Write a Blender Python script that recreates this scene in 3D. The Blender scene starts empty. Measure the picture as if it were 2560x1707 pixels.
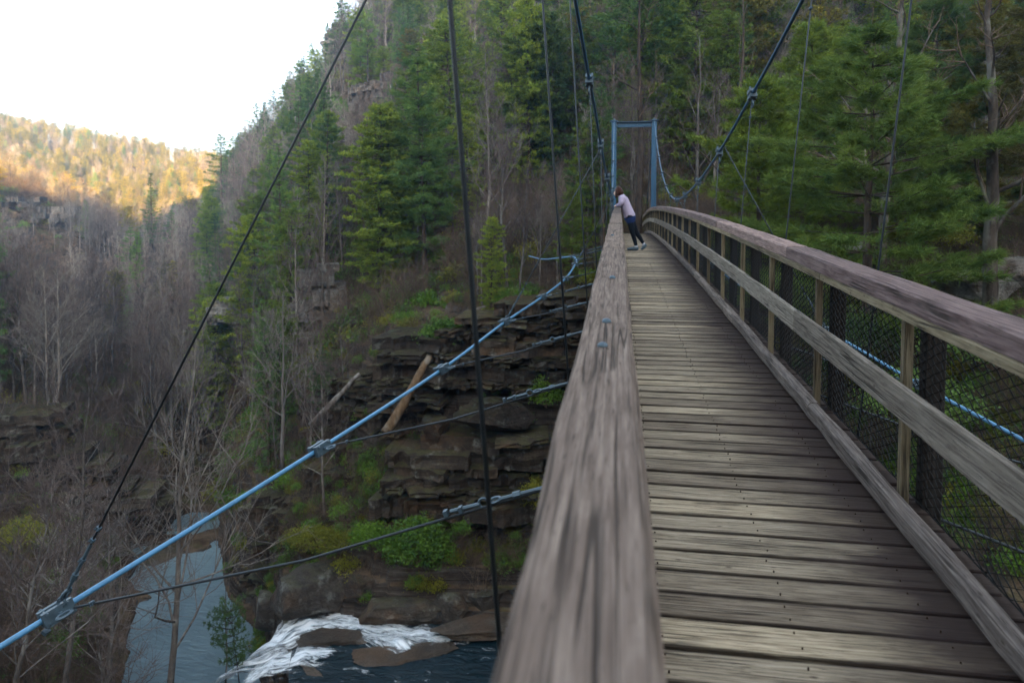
import bpy, math, random
import numpy as np
from mathutils import Vector, Matrix

random.seed(7)
RNG = np.random.default_rng(7)
sc = bpy.context.scene
COL = sc.collection
rad = math.radians

# ------------------------------------------------------------------ camera, sky, sun, exposure
F = 2560 * 24 / 36          # focal length in photo pixels
PSI = rad(8.9)              # the camera looks 8.9 degrees left of the bridge axis (+Y)
PITCH = rad(3.0)
YH = 540.0                  # horizon row in the photograph
cam = bpy.data.cameras.new('camera')
cam.lens = 24; cam.sensor_width = 36
cam.clip_start = 0.05; cam.clip_end = 4000
cam.shift_y = -(853.5 - (YH + F * math.tan(PITCH))) / 2560
cam.dof.use_dof = True; cam.dof.focus_distance = 5.0; cam.dof.aperture_fstop = 2.8
camo = bpy.data.objects.new('camera', cam); COL.objects.link(camo)
camo.rotation_euler = (rad(90) - PITCH, 0, PSI)
sc.camera = camo

SUN_EL = rad(9.0)
SUN_AZ = (math.sin(rad(153)), math.cos(rad(153)))     # horizontal direction towards the sun
w = bpy.data.worlds.new('World'); sc.world = w; w.use_nodes = True
wn = w.node_tree
sky = wn.nodes.new('ShaderNodeTexSky'); sky.sky_type = 'NISHITA'; sky.sun_disc = False
sky.sun_elevation = SUN_EL; sky.sun_rotation = rad(153)
sky.air_density = 0.8; sky.dust_density = 7.0; sky.ozone_density = 0.5; sky.altitude = 300
bg = wn.nodes['Background']; bg.inputs['Strength'].default_value = 0.09
hs = wn.nodes.new('ShaderNodeHueSaturation'); hs.inputs['Saturation'].default_value = 0.45   # whole sky desaturated so its light is less blue
wn.links.new(sky.outputs[0], hs.inputs['Color']); wn.links.new(hs.outputs[0], bg.inputs[0])
sun = bpy.data.lights.new('sun', 'SUN'); sun.energy = 4.0; sun.angle = rad(0.6); sun.color = (1.0, 0.60, 0.15)
suno = bpy.data.objects.new('sun', sun); COL.objects.link(suno)
sd = Vector((SUN_AZ[0] * math.cos(SUN_EL), SUN_AZ[1] * math.cos(SUN_EL), math.sin(SUN_EL)))
suno.rotation_euler = sd.to_track_quat('Z', 'Y').to_euler()
suno.location = (20, -60, 60)
vs = sc.view_settings
vs.view_transform = 'Standard'; vs.look = 'None'; vs.exposure = 4.09; vs.gamma = 1.0
cy = sc.cycles
cy.use_denoising = True
cy.max_bounces = 5; cy.diffuse_bounces = 2; cy.glossy_bounces = 2; cy.transmission_bounces = 2
cy.transparent_max_bounces = 8; cy.volume_bounces = 0
cy.caustics_reflective = False; cy.caustics_refractive = False

# ------------------------------------------------------------------ helpers
def tag(o, label=None, cat=None, group=None, kind=None):
    if label: o['label'] = label
    if cat: o['category'] = cat
    if group: o['group'] = group
    if kind: o['kind'] = kind
    return o

def link(o, parent=None):
    COL.objects.link(o)
    if parent is not None: o.parent = parent
    return o

def empty(name, loc=(0, 0, 0), rz=0.0, parent=None):
    o = bpy.data.objects.new(name, None); o.location = loc; o.rotation_euler = (0, 0, rz)
    o.empty_display_size = 0.2
    return link(o, parent)

def mesh_np(name, V, faces, mats=None, smooth=False, mat_idx=None):
    """faces: list of arrays (n,3) / (n,4)"""
    me = bpy.data.meshes.new(name)
    V = np.asarray(V, np.float32)
    faces = [np.asarray(f, np.int32) for f in faces if len(f)]
    me.vertices.add(len(V)); me.vertices.foreach_set('co', V.ravel())
    loops = np.concatenate([f.ravel() for f in faces])
    sizes = np.concatenate([np.full(len(f), f.shape[1], np.int32) for f in faces])
    starts = np.concatenate([[0], np.cumsum(sizes)[:-1]]).astype(np.int32)
    me.loops.add(len(loops)); me.loops.foreach_set('vertex_index', loops)
    me.polygons.add(len(sizes)); me.polygons.foreach_set('loop_start', starts)
    if mat_idx is not None: me.polygons.foreach_set('material_index', np.asarray(mat_idx, np.int32))
    me.update(calc_edges=True); me.validate()
    me.polygons.foreach_set('use_smooth', np.full(len(sizes), bool(smooth)))
    for m in (mats or []): me.materials.append(m)
    return me

class MB:
    """collects shapes into one mesh"""
    def __init__(s): s.V = []; s.Q = []; s.T = []; s.n = 0
    def add(s, V, Q=None, T=None):
        V = np.asarray(V, float)
        s.V.append(V)
        if Q is not None and len(Q): s.Q.append(np.asarray(Q) + s.n)
        if T is not None and len(T): s.T.append(np.asarray(T) + s.n)
        s.n += len(V); return s
    def tube(s, P, R, sides=6, cap=True):
        P = np.asarray(P, float); n = len(P)
        R = np.full(n, R, float) if np.isscalar(R) else np.asarray(R, float)
        tan = np.gradient(P, axis=0); tan /= np.linalg.norm(tan, axis=1)[:, None] + 1e-9
        ref = np.eye(3)[np.argmin(np.abs(tan).max(0))]
        a = np.cross(tan, ref); a /= np.linalg.norm(a, axis=1)[:, None] + 1e-9
        b = np.cross(tan, a)
        th = np.arange(sides) * 2 * np.pi / sides
        V = (P[:, None] + R[:, None, None] * (np.cos(th)[None, :, None] * a[:, None] + np.sin(th)[None, :, None] * b[:, None])).reshape(-1, 3)
        i = np.arange(n - 1)[:, None] * sides; j = np.arange(sides)[None]; k = (j + 1) % sides
        Q = np.stack([i + j, i + k, i + sides + k, i + sides + j], -1).reshape(-1, 4)
        T = []
        if cap and sides > 2:
            for base in (0, (n - 1) * sides):
                for q in range(1, sides - 1):
                    T.append([base, base + q, base + q + 1] if base else [base, base + q + 1, base + q])
        return s.add(V, Q, T)
    def box(s, x0, x1, y0, y1, z0, z1, M=None):
        V = np.array([[x, y, z] for x in (x0, x1) for y in (y0, y1) for z in (z0, z1)], float)
        if M is not None: V = V @ np.array(M.to_3x3()).T + np.array(M.translation)
        return s.add(V, [[0, 1, 3, 2], [4, 6, 7, 5], [0, 4, 5, 1], [2, 3, 7, 6], [0, 2, 6, 4], [1, 5, 7, 3]])
    def ring(s, c, axis, r, t, n=12, m=5):
        c = np.asarray(c, float); axis = np.asarray(axis, float); axis /= np.linalg.norm(axis)
        a = np.cross(axis, [0, 0, 1.0]) if abs(axis[2]) < .9 else np.cross(axis, [1.0, 0, 0])
        a /= np.linalg.norm(a); b = np.cross(axis, a)
        V = []; Q = []
        for i in range(n):
            t0 = 2 * np.pi * i / n; d = np.cos(t0) * a + np.sin(t0) * b
            for j in range(m):
                p = 2 * np.pi * j / m
                V.append(c + d * (r + t * np.cos(p)) + axis * t * np.sin(p))
                Q.append([i * m + j, i * m + (j + 1) % m, ((i + 1) % n) * m + (j + 1) % m, ((i + 1) % n) * m + j])
        return s.add(V, Q)
    def mesh(s, name, mats, smooth=False):
        fs = []
        if s.Q: fs.append(np.concatenate(s.Q))
        if s.T: fs.append(np.concatenate(s.T))
        return mesh_np(name, np.concatenate(s.V), fs, mats if isinstance(mats, (list, tuple)) else [mats], smooth)
    def build(s, name, mats, parent=None, smooth=False):
        return link(bpy.data.objects.new(name, s.mesh(name, mats, smooth)), parent)

def inst(name, me, loc=(0, 0, 0), rot=(0, 0, 0), scale=(1, 1, 1), parent=None):
    o = bpy.data.objects.new(name, me); o.location = loc; o.rotation_euler = rot; o.scale = scale
    return link(o, parent)

def vnoise(x, y, seed=0):
    x = np.asarray(x, float); y = np.asarray(y, float)
    xi = np.floor(x).astype(np.int64); yi = np.floor(y).astype(np.int64)
    fx = x - xi; fy = y - yi; fx = fx * fx * (3 - 2 * fx); fy = fy * fy * (3 - 2 * fy)
    def h(a, b):
        n = (a * 374761393 + b * 668265263 + seed * 1274126177) & 0x7fffffff
        n = ((n ^ (n >> 13)) * 1274126177) & 0x7fffffff
        return ((n ^ (n >> 16)) & 0xffff) / 65535.0
    return (h(xi, yi) * (1 - fx) + h(xi + 1, yi) * fx) * (1 - fy) + (h(xi, yi + 1) * (1 - fx) + h(xi + 1, yi + 1) * fx) * fy - .5

def fbm(x, y, oct=4, seed=0):
    s = 0; a = 1.0
    for o in range(oct):
        s = s + a * vnoise(x * 2 ** o, y * 2 ** o, seed + o); a *= .5
    return s

def noise3(P, scale, seed=0):
    P = np.asarray(P, float) * scale
    return (vnoise(P[:, 0] + P[:, 2] * .7, P[:, 1] - P[:, 2] * .5, seed) + vnoise(P[:, 1] + 5 + P[:, 0] * .3, P[:, 2] * 1.1, seed + 3) + vnoise(P[:, 2] - 9, P[:, 0] * .9 + P[:, 1] * .2, seed + 5)) / 1.5

def ray(x, y):
    """world direction through a photo pixel (2560 wide)"""
    yc = YH + F * math.tan(PITCH)
    cx, cz = (x - 1280) / F, -(y - yc) / F
    fw = math.cos(PITCH) + cz * math.sin(PITCH); up = -math.sin(PITCH) + cz * math.cos(PITCH)
    return Vector((cx * math.cos(PSI) - fw * math.sin(PSI), cx * math.sin(PSI) + fw * math.cos(PSI), up))

def atY(x, y, Y):
    r = ray(x, y); return r * (Y / r.y)

# ------------------------------------------------------------------ materials
def new_mat(name):
    m = bpy.data.materials.new(name); m.use_nodes = True
    nt = m.node_tree; b = nt.nodes['Principled BSDF']
    return m, nt, b

class N:
    def __init__(s, nt): s.nt = nt
    def __call__(s, typ, **kw):
        n = s.nt.nodes.new(typ)
        for k, v in kw.items():
            if hasattr(n, k) and k not in n.inputs: setattr(n, k, v)
        return n
    def lk(s, a, b): s.nt.links.new(a, b)
    def coord(s, kind='Object', scale=(1, 1, 1), rnd=0.0):
        t = s('ShaderNodeTexCoord'); m = s('ShaderNodeMapping'); m.inputs['Scale'].default_value = scale
        s.lk(t.outputs[kind], m.inputs['Vector'])
        if rnd:
            oi = s('ShaderNodeObjectInfo'); mu = s('ShaderNodeMath', operation='MULTIPLY'); mu.inputs[1].default_value = rnd
            s.lk(oi.outputs['Random'], mu.inputs[0]); s.lk(mu.outputs[0], m.inputs['Location'])
        return m.outputs[0]
    def pos(s, scale=(1, 1, 1)):
        g = s('ShaderNodeNewGeometry'); m = s('ShaderNodeMapping'); m.inputs['Scale'].default_value = scale
        s.lk(g.outputs['Position'], m.inputs['Vector']); return m.outputs[0]
    def noise(s, vec, scale=1.0, detail=4.0, rough=.55, dist=0.0):
        n = s('ShaderNodeTexNoise'); n.inputs['Scale'].default_value = scale; n.inputs['Detail'].default_value = detail
        n.inputs['Roughness'].default_value = rough; n.inputs['Distortion'].default_value = dist
        s.lk(vec, n.inputs['Vector']); return n.outputs['Fac']
    def ramp(s, fac, stops, interp='LINEAR'):
        r = s('ShaderNodeValToRGB'); cr = r.color_ramp; cr.interpolation = interp
        while len(cr.elements) < len(stops): cr.elements.new(.5)
        for e, (p, c) in zip(cr.elements, stops):
            e.position = p; e.color = (c, c, c, 1) if np.isscalar(c) else (*c, 1)
        s.lk(fac, r.inputs[0]); return r.outputs[0]
    def mix(s, fac, a, b, typ='MIX'):
        m = s('ShaderNodeMix'); m.data_type = 'RGBA'; m.blend_type = typ
        for v, k in ((fac, 0), (a, 6), (b, 7)):
            if hasattr(v, 'links') or hasattr(v, 'is_linked'): s.lk(v, m.inputs[k])
            elif np.isscalar(v): m.inputs[k].default_value = v
            else: m.inputs[k].default_value = (*v, 1)
        return m.outputs[2]
    def math(s, op, a, b=0.0):
        m = s('ShaderNodeMath', operation=op)
        for v, k in ((a, 0), (b, 1)):
            if hasattr(v, 'is_linked'): s.lk(v, m.inputs[k])
            else: m.inputs[k].default_value = v
        return m.outputs[0]
    def bump(s, h, strength=.5, dist=.02, target=None):
        b = s('ShaderNodeBump'); b.inputs['Strength'].default_value = strength; b.inputs['Distance'].default_value = dist
        s.lk(h, b.inputs['Height'])
        if target is not None: s.lk(b.outputs[0], target.inputs['Normal'])
        return b.outputs[0]

def wood(name, dark, mid, light, rough=.75, grain=1.0, stain_gap_shade=None):
    m, nt, b = new_mat(name); n = N(nt)
    v = n.coord('Object', (4.5, 120 * grain, 120 * grain), 137.0)
    g = n.noise(v, 1.0, 4, .6, .15)
    g2 = n.noise(n.coord('Object', (4.0, 26, 26), 71.0), 1.0, 5, .65, .9)
    fk = n.math('MAXIMUM', n.math('MULTIPLY', n.ramp(n.noise(n.coord('Object', (1.8, 130 * grain, 130 * grain), 43.0), 1.0, 2, .5, .2), [(.37, 1.0), (.43, 0.0)]), .85), n.ramp(n.noise(n.coord('Object', (11, 190, 190), 23.0), 1.0, 3, .6), [(.60, 0.0), (.66, 1.0)]))
    v3 = n.coord('Object', (.45, 30 * grain, 30 * grain), 31.0)
    cn = n.math('ABSOLUTE', n.math('SUBTRACT', n.noise(v3, 1.0, 2, .5, .1), .5))
    cm = n.ramp(n.noise(n.coord('Object', (2.6, 8, 8), 91.0), 1.0, 2, .5), [(.46, 1.0), (.58, 0.0)])
    crack = n.math('MAXIMUM', n.ramp(cn, [(.008, 0.0), (.028, 1.0)]), cm)
    gm = n.math('ADD', n.math('MULTIPLY', g, .6), n.math('MULTIPLY', g2, .4))
    c = n.ramp(gm, [(.33, dark), (.5, mid), (.68, light)])
    oi = n('ShaderNodeObjectInfo')
    tint = n.ramp(oi.outputs['Random'], [(0, (.58, .56, .57)), (.5, (.95, .95, .95)), (1, (1.36, 1.33, 1.25))])
    c = n.mix(1.0, c, tint, 'MULTIPLY')
    c = n.mix(n.math('MULTIPLY', n.math('SUBTRACT', 1.0, crack), .8), c, (.02, .017, .015))
    c = n.mix(n.math('MULTIPLY', fk, .6), c, (.020, .016, .014))
    # knots
    vk = n('ShaderNodeTexVoronoi'); vk.inputs['Scale'].default_value = 1.0
    n.lk(n.coord('Object', (5.5, 13, 13), 53.0), vk.inputs['Vector'])
    kn = n.ramp(vk.outputs['Distance'], [(.03, 1.0), (.10, 0.0)])
    c = n.mix(n.math('MULTIPLY', kn, .75), c, (.035, .025, .02))
    if stain_gap_shade:
        sy = n('ShaderNodeSeparateXYZ'); n.lk(n.coord('Object'), sy.inputs[0])
        ed = n.math('ADD', n.math('ABSOLUTE', sy.outputs[1]), n.math('MULTIPLY', n.math('SUBTRACT', g2, .5), .022))
        me_ = n('ShaderNodeMapRange'); me_.inputs[1].default_value = .060; me_.inputs[2].default_value = .071; n.lk(ed, me_.inputs[0])
        c = n.mix(n.math('MULTIPLY', me_.outputs[0], .9), c, (.014, .011, .010))  # grimy plank edges, darkened to paint the shade of the gaps into the colour
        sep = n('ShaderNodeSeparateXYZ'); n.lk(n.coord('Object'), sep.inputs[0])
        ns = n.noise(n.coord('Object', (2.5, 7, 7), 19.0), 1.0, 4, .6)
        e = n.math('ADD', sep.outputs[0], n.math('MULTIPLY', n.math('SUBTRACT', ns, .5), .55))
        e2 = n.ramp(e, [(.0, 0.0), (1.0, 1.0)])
        mr = n('ShaderNodeMapRange'); mr.inputs[1].default_value = stain_gap_shade[0]; mr.inputs[2].default_value = stain_gap_shade[1]
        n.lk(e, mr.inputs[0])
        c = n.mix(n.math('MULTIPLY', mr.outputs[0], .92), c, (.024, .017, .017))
    n.lk(c, b.inputs['Base Color'])
    b.inputs['Roughness'].default_value = rough; b.inputs['Specular IOR Level'].default_value = .06
    h = n.math('ADD', n.math('MULTIPLY', g, .6), n.math('MULTIPLY', crack, .9))
    n.bump(h, .8, .004, b)
    return m

M_DECK = wood('deck_wood', (.098, .078, .056), (.245, .206, .152), (.370, .318, .243), stain_gap_shade=(.0, .46))
M_RAIL = wood('rail_wood', (.055, .042, .036), (.105, .083, .073), (.175, .144, .127), .7, .8)
M_CAPR = wood('cap_wood', (.080, .052, .052), (.165, .120, .116), (.26, .20, .185), .6, .7)
M_MID = wood('middle_rail_wood', (.105, .092, .076), (.25, .227, .190), (.38, .35, .30), .7, .8)
M_KERB = wood('kerb_wood', (.060, .050, .046), (.140, .120, .110), (.24, .21, .19), .7, .8)
M_POST = wood('post_wood', (.08, .064, .040), (.165, .138, .092), (.24, .205, .145), .7, .6)
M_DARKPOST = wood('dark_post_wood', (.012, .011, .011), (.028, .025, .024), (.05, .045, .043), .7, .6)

def paint(name, col, rough=.4, metal=0.0, wear=.25, wearcol=(.05, .05, .05)):
    m, nt, b = new_mat(name); n = N(nt)
    g = n.noise(n.pos((9, 9, 9)), 1.0, 5, .6)
    c = n.mix(n.ramp(g, [(.48, 0.0), (.70, wear)]), col, wearcol)
    n.lk(c, b.inputs['Base Color']); b.inputs['Metallic'].default_value = metal
    b.inputs['Roughness'].default_value = rough
    n.bump(g, .25, .003, b)
    return m
M_BLUE = paint('blue_cable_paint', (.055, .185, .335), .42, 0, .55, (.04, .09, .13))
M_TOWER = paint('tower_blue_paint', (.016, .072, .145), .45, 0, .4, (.012, .035, .06))
M_STEEL = paint('galvanised_steel', (.050, .082, .110), .5, .3, .4, (.03, .04, .05))
def rope_mat():
    m, nt, b = new_mat('dark_wire_rope'); n = N(nt)
    wv = n('ShaderNodeTexWave'); wv.wave_type = 'BANDS'; wv.bands_direction = 'DIAGONAL'
    wv.inputs['Scale'].default_value = 90.0
    n.lk(n.pos(), wv.inputs['Vector'])
    c = n.mix(wv.outputs['Fac'], (.012, .018, .024), (.022, .032, .042))
    n.lk(c, b.inputs['Base Color']); b.inputs['Roughness'].default_value = .5; b.inputs['Metallic'].default_value = .3
    n.bump(wv.outputs['Fac'], .5, .003, b)
    return m
M_ROPE = rope_mat()
def plain(name, col, rough=.6, var=.25, scale=20, spec=.08):
    m, nt, b = new_mat(name); n = N(nt)
    g = n.noise(n.pos((scale,) * 3), 1.0, 4, .6)
    c = n.mix(g, tuple(x * (1 - var) for x in col), tuple(min(1, x * (1 + var)) for x in col))
    n.lk(c, b.inputs['Base Color']); b.inputs['Roughness'].default_value = rough
    b.inputs['Specular IOR Level'].default_value = spec
    n.bump(g, .2, .004, b)
    return m
M_MESH = plain('black_fence_wire', (.007, .008, .009), .6)

def leaf_mat(name, c0, c1, rnd=.35, transl=.25, rough=.6):
    m, nt, b = new_mat(name); n = N(nt)
    g = n.noise(n.pos((.9, .9, .9)), 1.0, 3, .6)
    g2 = n.noise(n.pos((7, 7, 7)), 1.0, 2, .6)
    c = n.mix(n.ramp(n.math('ADD', n.math('MULTIPLY', g, .6), n.math('MULTIPLY', g2, .4)), [(.35, 0.0), (.65, 1.0)]), c0, c1)
    oi = n('ShaderNodeObjectInfo')
    t = n.ramp(oi.outputs['Random'], [(0, (1 - rnd, 1 - rnd, 1 - rnd * .6)), (.5, (1, 1, .9)), (1, (1 + rnd * 1.3, 1 + rnd, 1 - rnd * .3))])
    c = n.mix(1.0, c, t, 'MULTIPLY')
    n.lk(c, b.inputs['Base Color']); b.inputs['Roughness'].default_value = rough; b.inputs['Specular IOR Level'].default_value = .12
    tr = n('ShaderNodeBsdfTranslucent'); n.lk(c, tr.inputs['Color'])
    mx = n('ShaderNodeMixShader'); mx.inputs[0].default_value = transl
    n.lk(b.outputs[0], mx.inputs[1]); n.lk(tr.outputs[0], mx.inputs[2])
    n.lk(mx.outputs[0], nt.nodes['Material Output'].inputs['Surface'])
    return m
M_PINE = leaf_mat('pine_needles', (.040, .086, .032), (.100, .165, .048))
M_HEM = leaf_mat('hemlock_needles', (.075, .125, .024), (.175, .225, .040), transl=.35)
M_OLIVE = leaf_mat('olive_needles', (.085, .088, .022), (.185, .160, .034))
M_NEARP = leaf_mat('soft_pine_needles', (.050, .098, .028), (.135, .190, .048), .2, .3)
M_RHODO = leaf_mat('glossy_leaves', (.038, .090, .016), (.110, .195, .028), .2, .2, .35)
M_MOSSB = leaf_mat('yellow_green_leaves', (.080, .090, .015), (.185, .185, .028), .3)

def bark_mat(name, c0, c1, light=None, sc_=6.0):
    m, nt, b = new_mat(name); n = N(nt)
    g = n.noise(n.pos((sc_, sc_, sc_ * .3)), 1.0, 5, .65)
    c = n.ramp(g, [(.3, c0), (.7, c1)])
    if light:
        g2 = n.ramp(n.noise(n.pos((1.7, 1.7, 1.1)), 1.0, 4, .6), [(.5, 0.0), (.62, 1.0)])
        c = n.mix(n.math('MULTIPLY', g2, .7), c, light)
    oi = n('ShaderNodeObjectInfo')
    t = n.ramp(oi.outputs['Random'], [(0, (.65, .65, .68)), (1, (1.3, 1.25, 1.2))])
    c = n.mix(1.0, c, t, 'MULTIPLY')
    n.lk(c, b.inputs['Base Color']); b.inputs['Roughness'].default_value = .9; b.inputs['Specular IOR Level'].default_value = .0
    n.bump(g, .9, .03, b)
    return m
M_BARK = bark_mat('pine_bark', (.030, .025, .022), (.105, .085, .072))
M_BARKL = bark_mat('lichen_bark', (.040, .034, .029), (.125, .105, .090), (.22, .22, .195))
M_GREYB = bark_mat('grey_bark', (.050, .044, .040), (.135, .122, .112), (.21, .205, .195))
M_TWIG = bark_mat('twig_bark', (.075, .060, .056), (.155, .128, .120))
M_PALETWIG = bark_mat('pale_twig_bark', (.10, .090, .083), (.205, .19, .178))
M_LOG = bark_mat('dead_log_bark', (.040, .026, .016), (.115, .080, .050), (.15, .14, .125))
M_BRUSH = bark_mat('brush_twigs', (.060, .045, .036), (.15, .115, .090))

def rock_mat(name, c0, c1, c2, strata=9.0, lichen=.4, moss=.3, wet=0.0):
    m, nt, b = new_mat(name); n = N(nt)
    band = n.noise(n.pos((.35, .35, strata)), 1.0, 4, .6, .4)
    g = n.noise(n.pos((2.2, 2.2, 2.2)), 1.0, 7, .65)
    g2 = n.noise(n.pos((.5, .5, .8)), 1.0, 4, .6)
    g3 = n.noise(n.pos((9, 9, 13)), 1.0, 5, .7)
    mixv = n.math('ADD', n.math('MULTIPLY', band, .35), n.math('ADD', n.math('MULTIPLY', g, .35), n.math('MULTIPLY', g3, .30)))
    c = n.ramp(mixv, [(.30, c0), (.50, c1), (.72, c2)])
    li = n.ramp(n.noise(n.pos((1.3, 1.3, 1.6)), 1.0, 6, .7), [(.56, 0.0), (.66, 1.0)])
    c = n.mix(n.math('MULTIPLY', li, lichen), c, (.27, .29, .27))
    streak = n.ramp(n.noise(n.pos((2.6, 2.6, .35)), 1.0, 4, .6), [(.50, 0.0), (.66, 1.0)])
    c = n.mix(n.math('MULTIPLY', streak, .55), c, (.016, .013, .011))
    rust = n.ramp(g2, [(.52, 0.0), (.68, 1.0)])
    c = n.mix(n.math('MULTIPLY', rust, .45), c, (.13, .075, .042))
    ge = n('ShaderNodeNewGeometry'); sep = n('ShaderNodeSeparateXYZ'); n.lk(ge.outputs['Normal'], sep.inputs[0])
    up = n.ramp(sep.outputs[2], [(.55, 0.0), (.9, 1.0)])
    mo = n.math('MULTIPLY', n.math('MULTIPLY', up, n.ramp(g, [(.42, 0.0), (.55, 1.0)])), moss)
    c = n.mix(mo, c, (.055, .060, .018))
    oi = n('ShaderNodeObjectInfo')
    t = n.ramp(oi.outputs['Random'], [(0, (.70, .70, .72)), (1, (1.3, 1.27, 1.22))])
    c = n.mix(1.0, c, t, 'MULTIPLY')
    n.lk(c, b.inputs['Base Color']); b.inputs['Roughness'].default_value = .85 - wet * .5
    b.inputs['Specular IOR Level'].default_value = .05 + wet * .35
    n.bump(n.math('ADD', mixv, n.math('MULTIPLY', n.math('ADD', g, g3), .5)), 1.0, .16, b)
    return m
M_STRATA = rock_mat('strata_rock', (.013, .010, .008), (.045, .036, .029), (.105, .087, .072), 14, .35, .5)
M_GREYROCK = rock_mat('grey_cliff_rock', (.055, .055, .056), (.15, .145, .138), (.28, .27, .25), 4, .5, .15)
M_CRAG = rock_mat('crag_rock', (.035, .032, .030), (.095, .085, .078), (.19, .175, .16), 3, .35, .3)
M_RIVROCK = rock_mat('river_rock', (.020, .017, .015), (.058, .050, .044), (.125, .112, .098), 2.5, .45, .35, .25)
M_SLABROCK = rock_mat('pale_river_rock', (.024, .018, .014), (.072, .056, .043), (.145, .120, .094), 3.0, .15, .0, .8)

def ground_mat():
    m, nt, b = new_mat('gorge_ground'); n = N(nt)
    g = n.noise(n.pos((.9, .9, .9)), 1.0, 8, .68)
    g2 = n.noise(n.pos((.10, .10, .10)), 1.0, 4, .6)
    lit = n.ramp(g, [(.30, (.020, .014, .010)), (.5, (.070, .049, .034)), (.7, (.135, .098, .068))])
    moss = n.ramp(n.noise(n.pos((.35, .35, .35)), 1.0, 5, .65), [(.52, 0.0), (.62, 1.0)])
    lit = n.mix(n.math('MULTIPLY', moss, .55), lit, (.050, .058, .018))
    band = n.noise(n.pos((.25, .25, 5.0)), 1.0, 4, .6, .5)
    rk = n.ramp(n.math('ADD', n.math('MULTIPLY', band, .6), n.math('MULTIPLY', g, .4)), [(.34, (.018, .014, .012)), (.5, (.052, .042, .036)), (.66, (.12, .105, .092))])
    ge = n('ShaderNodeNewGeometry'); sep = n('ShaderNodeSeparateXYZ'); n.lk(ge.outputs['True Normal'], sep.inputs[0])
    st = n.ramp(n.math('ADD', sep.outputs[2], n.math('MULTIPLY', n.math('SUBTRACT', g2, .5), .3)), [(.50, 1.0), (.66, 0.0)])
    c = n.mix(st, lit, rk)
    n.lk(c, b.inputs['Base Color']); b.inputs['Roughness'].default_value = .95; b.inputs['Specular IOR Level'].default_value = .0
    n.bump(n.math('ADD', g, n.math('MULTIPLY', band, .7)), 1.0, .3, b)
    return m
M_GROUND = ground_mat()

def water_mat(name, col, rip=(1.2, 3.0, 1.0), foam=0.0, strength=.35):
    m, nt, b = new_mat(name); n = N(nt)
    g = n.noise(n.pos(rip), 1.0, 6, .65, .8)
    g2 = n.noise(n.pos((.25, .25, .25)), 1.0, 3, .5)
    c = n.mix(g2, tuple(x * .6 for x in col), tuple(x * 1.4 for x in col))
    if foam:
        fo = n.ramp(n.noise(n.pos((1.1, 2.6, 1.0)), 1.0, 6, .7, 1.5), [(.60, 0.0), (.72, foam)])
        c = n.mix(fo, c, (.7, .75, .8))
    n.lk(c, b.inputs['Base Color']); b.inputs['Roughness'].default_value = .12; b.inputs['IOR'].default_value = 1.33
    n.bump(g, strength, .9, b)
    return m
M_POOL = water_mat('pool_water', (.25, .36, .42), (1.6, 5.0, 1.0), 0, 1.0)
M_RIVER = water_mat('river_water', (.006, .016, .022), (1.0, 2.2, 1.0), .5, .45)
def foam_mat():
    m, nt, b = new_mat('white_water'); n = N(nt)
    uv = n('ShaderNodeUVMap')
    fl = n('ShaderNodeAttribute'); fl.attribute_name = 'flow'
    g = n.noise(fl.outputs['Vector'], 1.25, 8, .70, .8)
    at = n('ShaderNodeAttribute'); at.attribute_name = 'edge'
    e = n.math('ADD', at.outputs['Fac'], n.math('MULTIPLY', n.math('SUBTRACT', g, .5), 3.4))
    a = n.ramp(e, [(.22, 0.0), (.60, .45), (1.0, 1.0)])
    c = n.ramp(g, [(.30, (.36, .46, .54)), (.48, (.66, .73, .79)), (.62, (.84, .87, .90))])
    n.lk(c, b.inputs['Base Color']); b.inputs['Roughness'].default_value = .5
    n.lk(a, b.inputs['Alpha'])
    n.bump(g, .8, .2, b)
    return m
M_FOAM = foam_mat()

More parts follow.
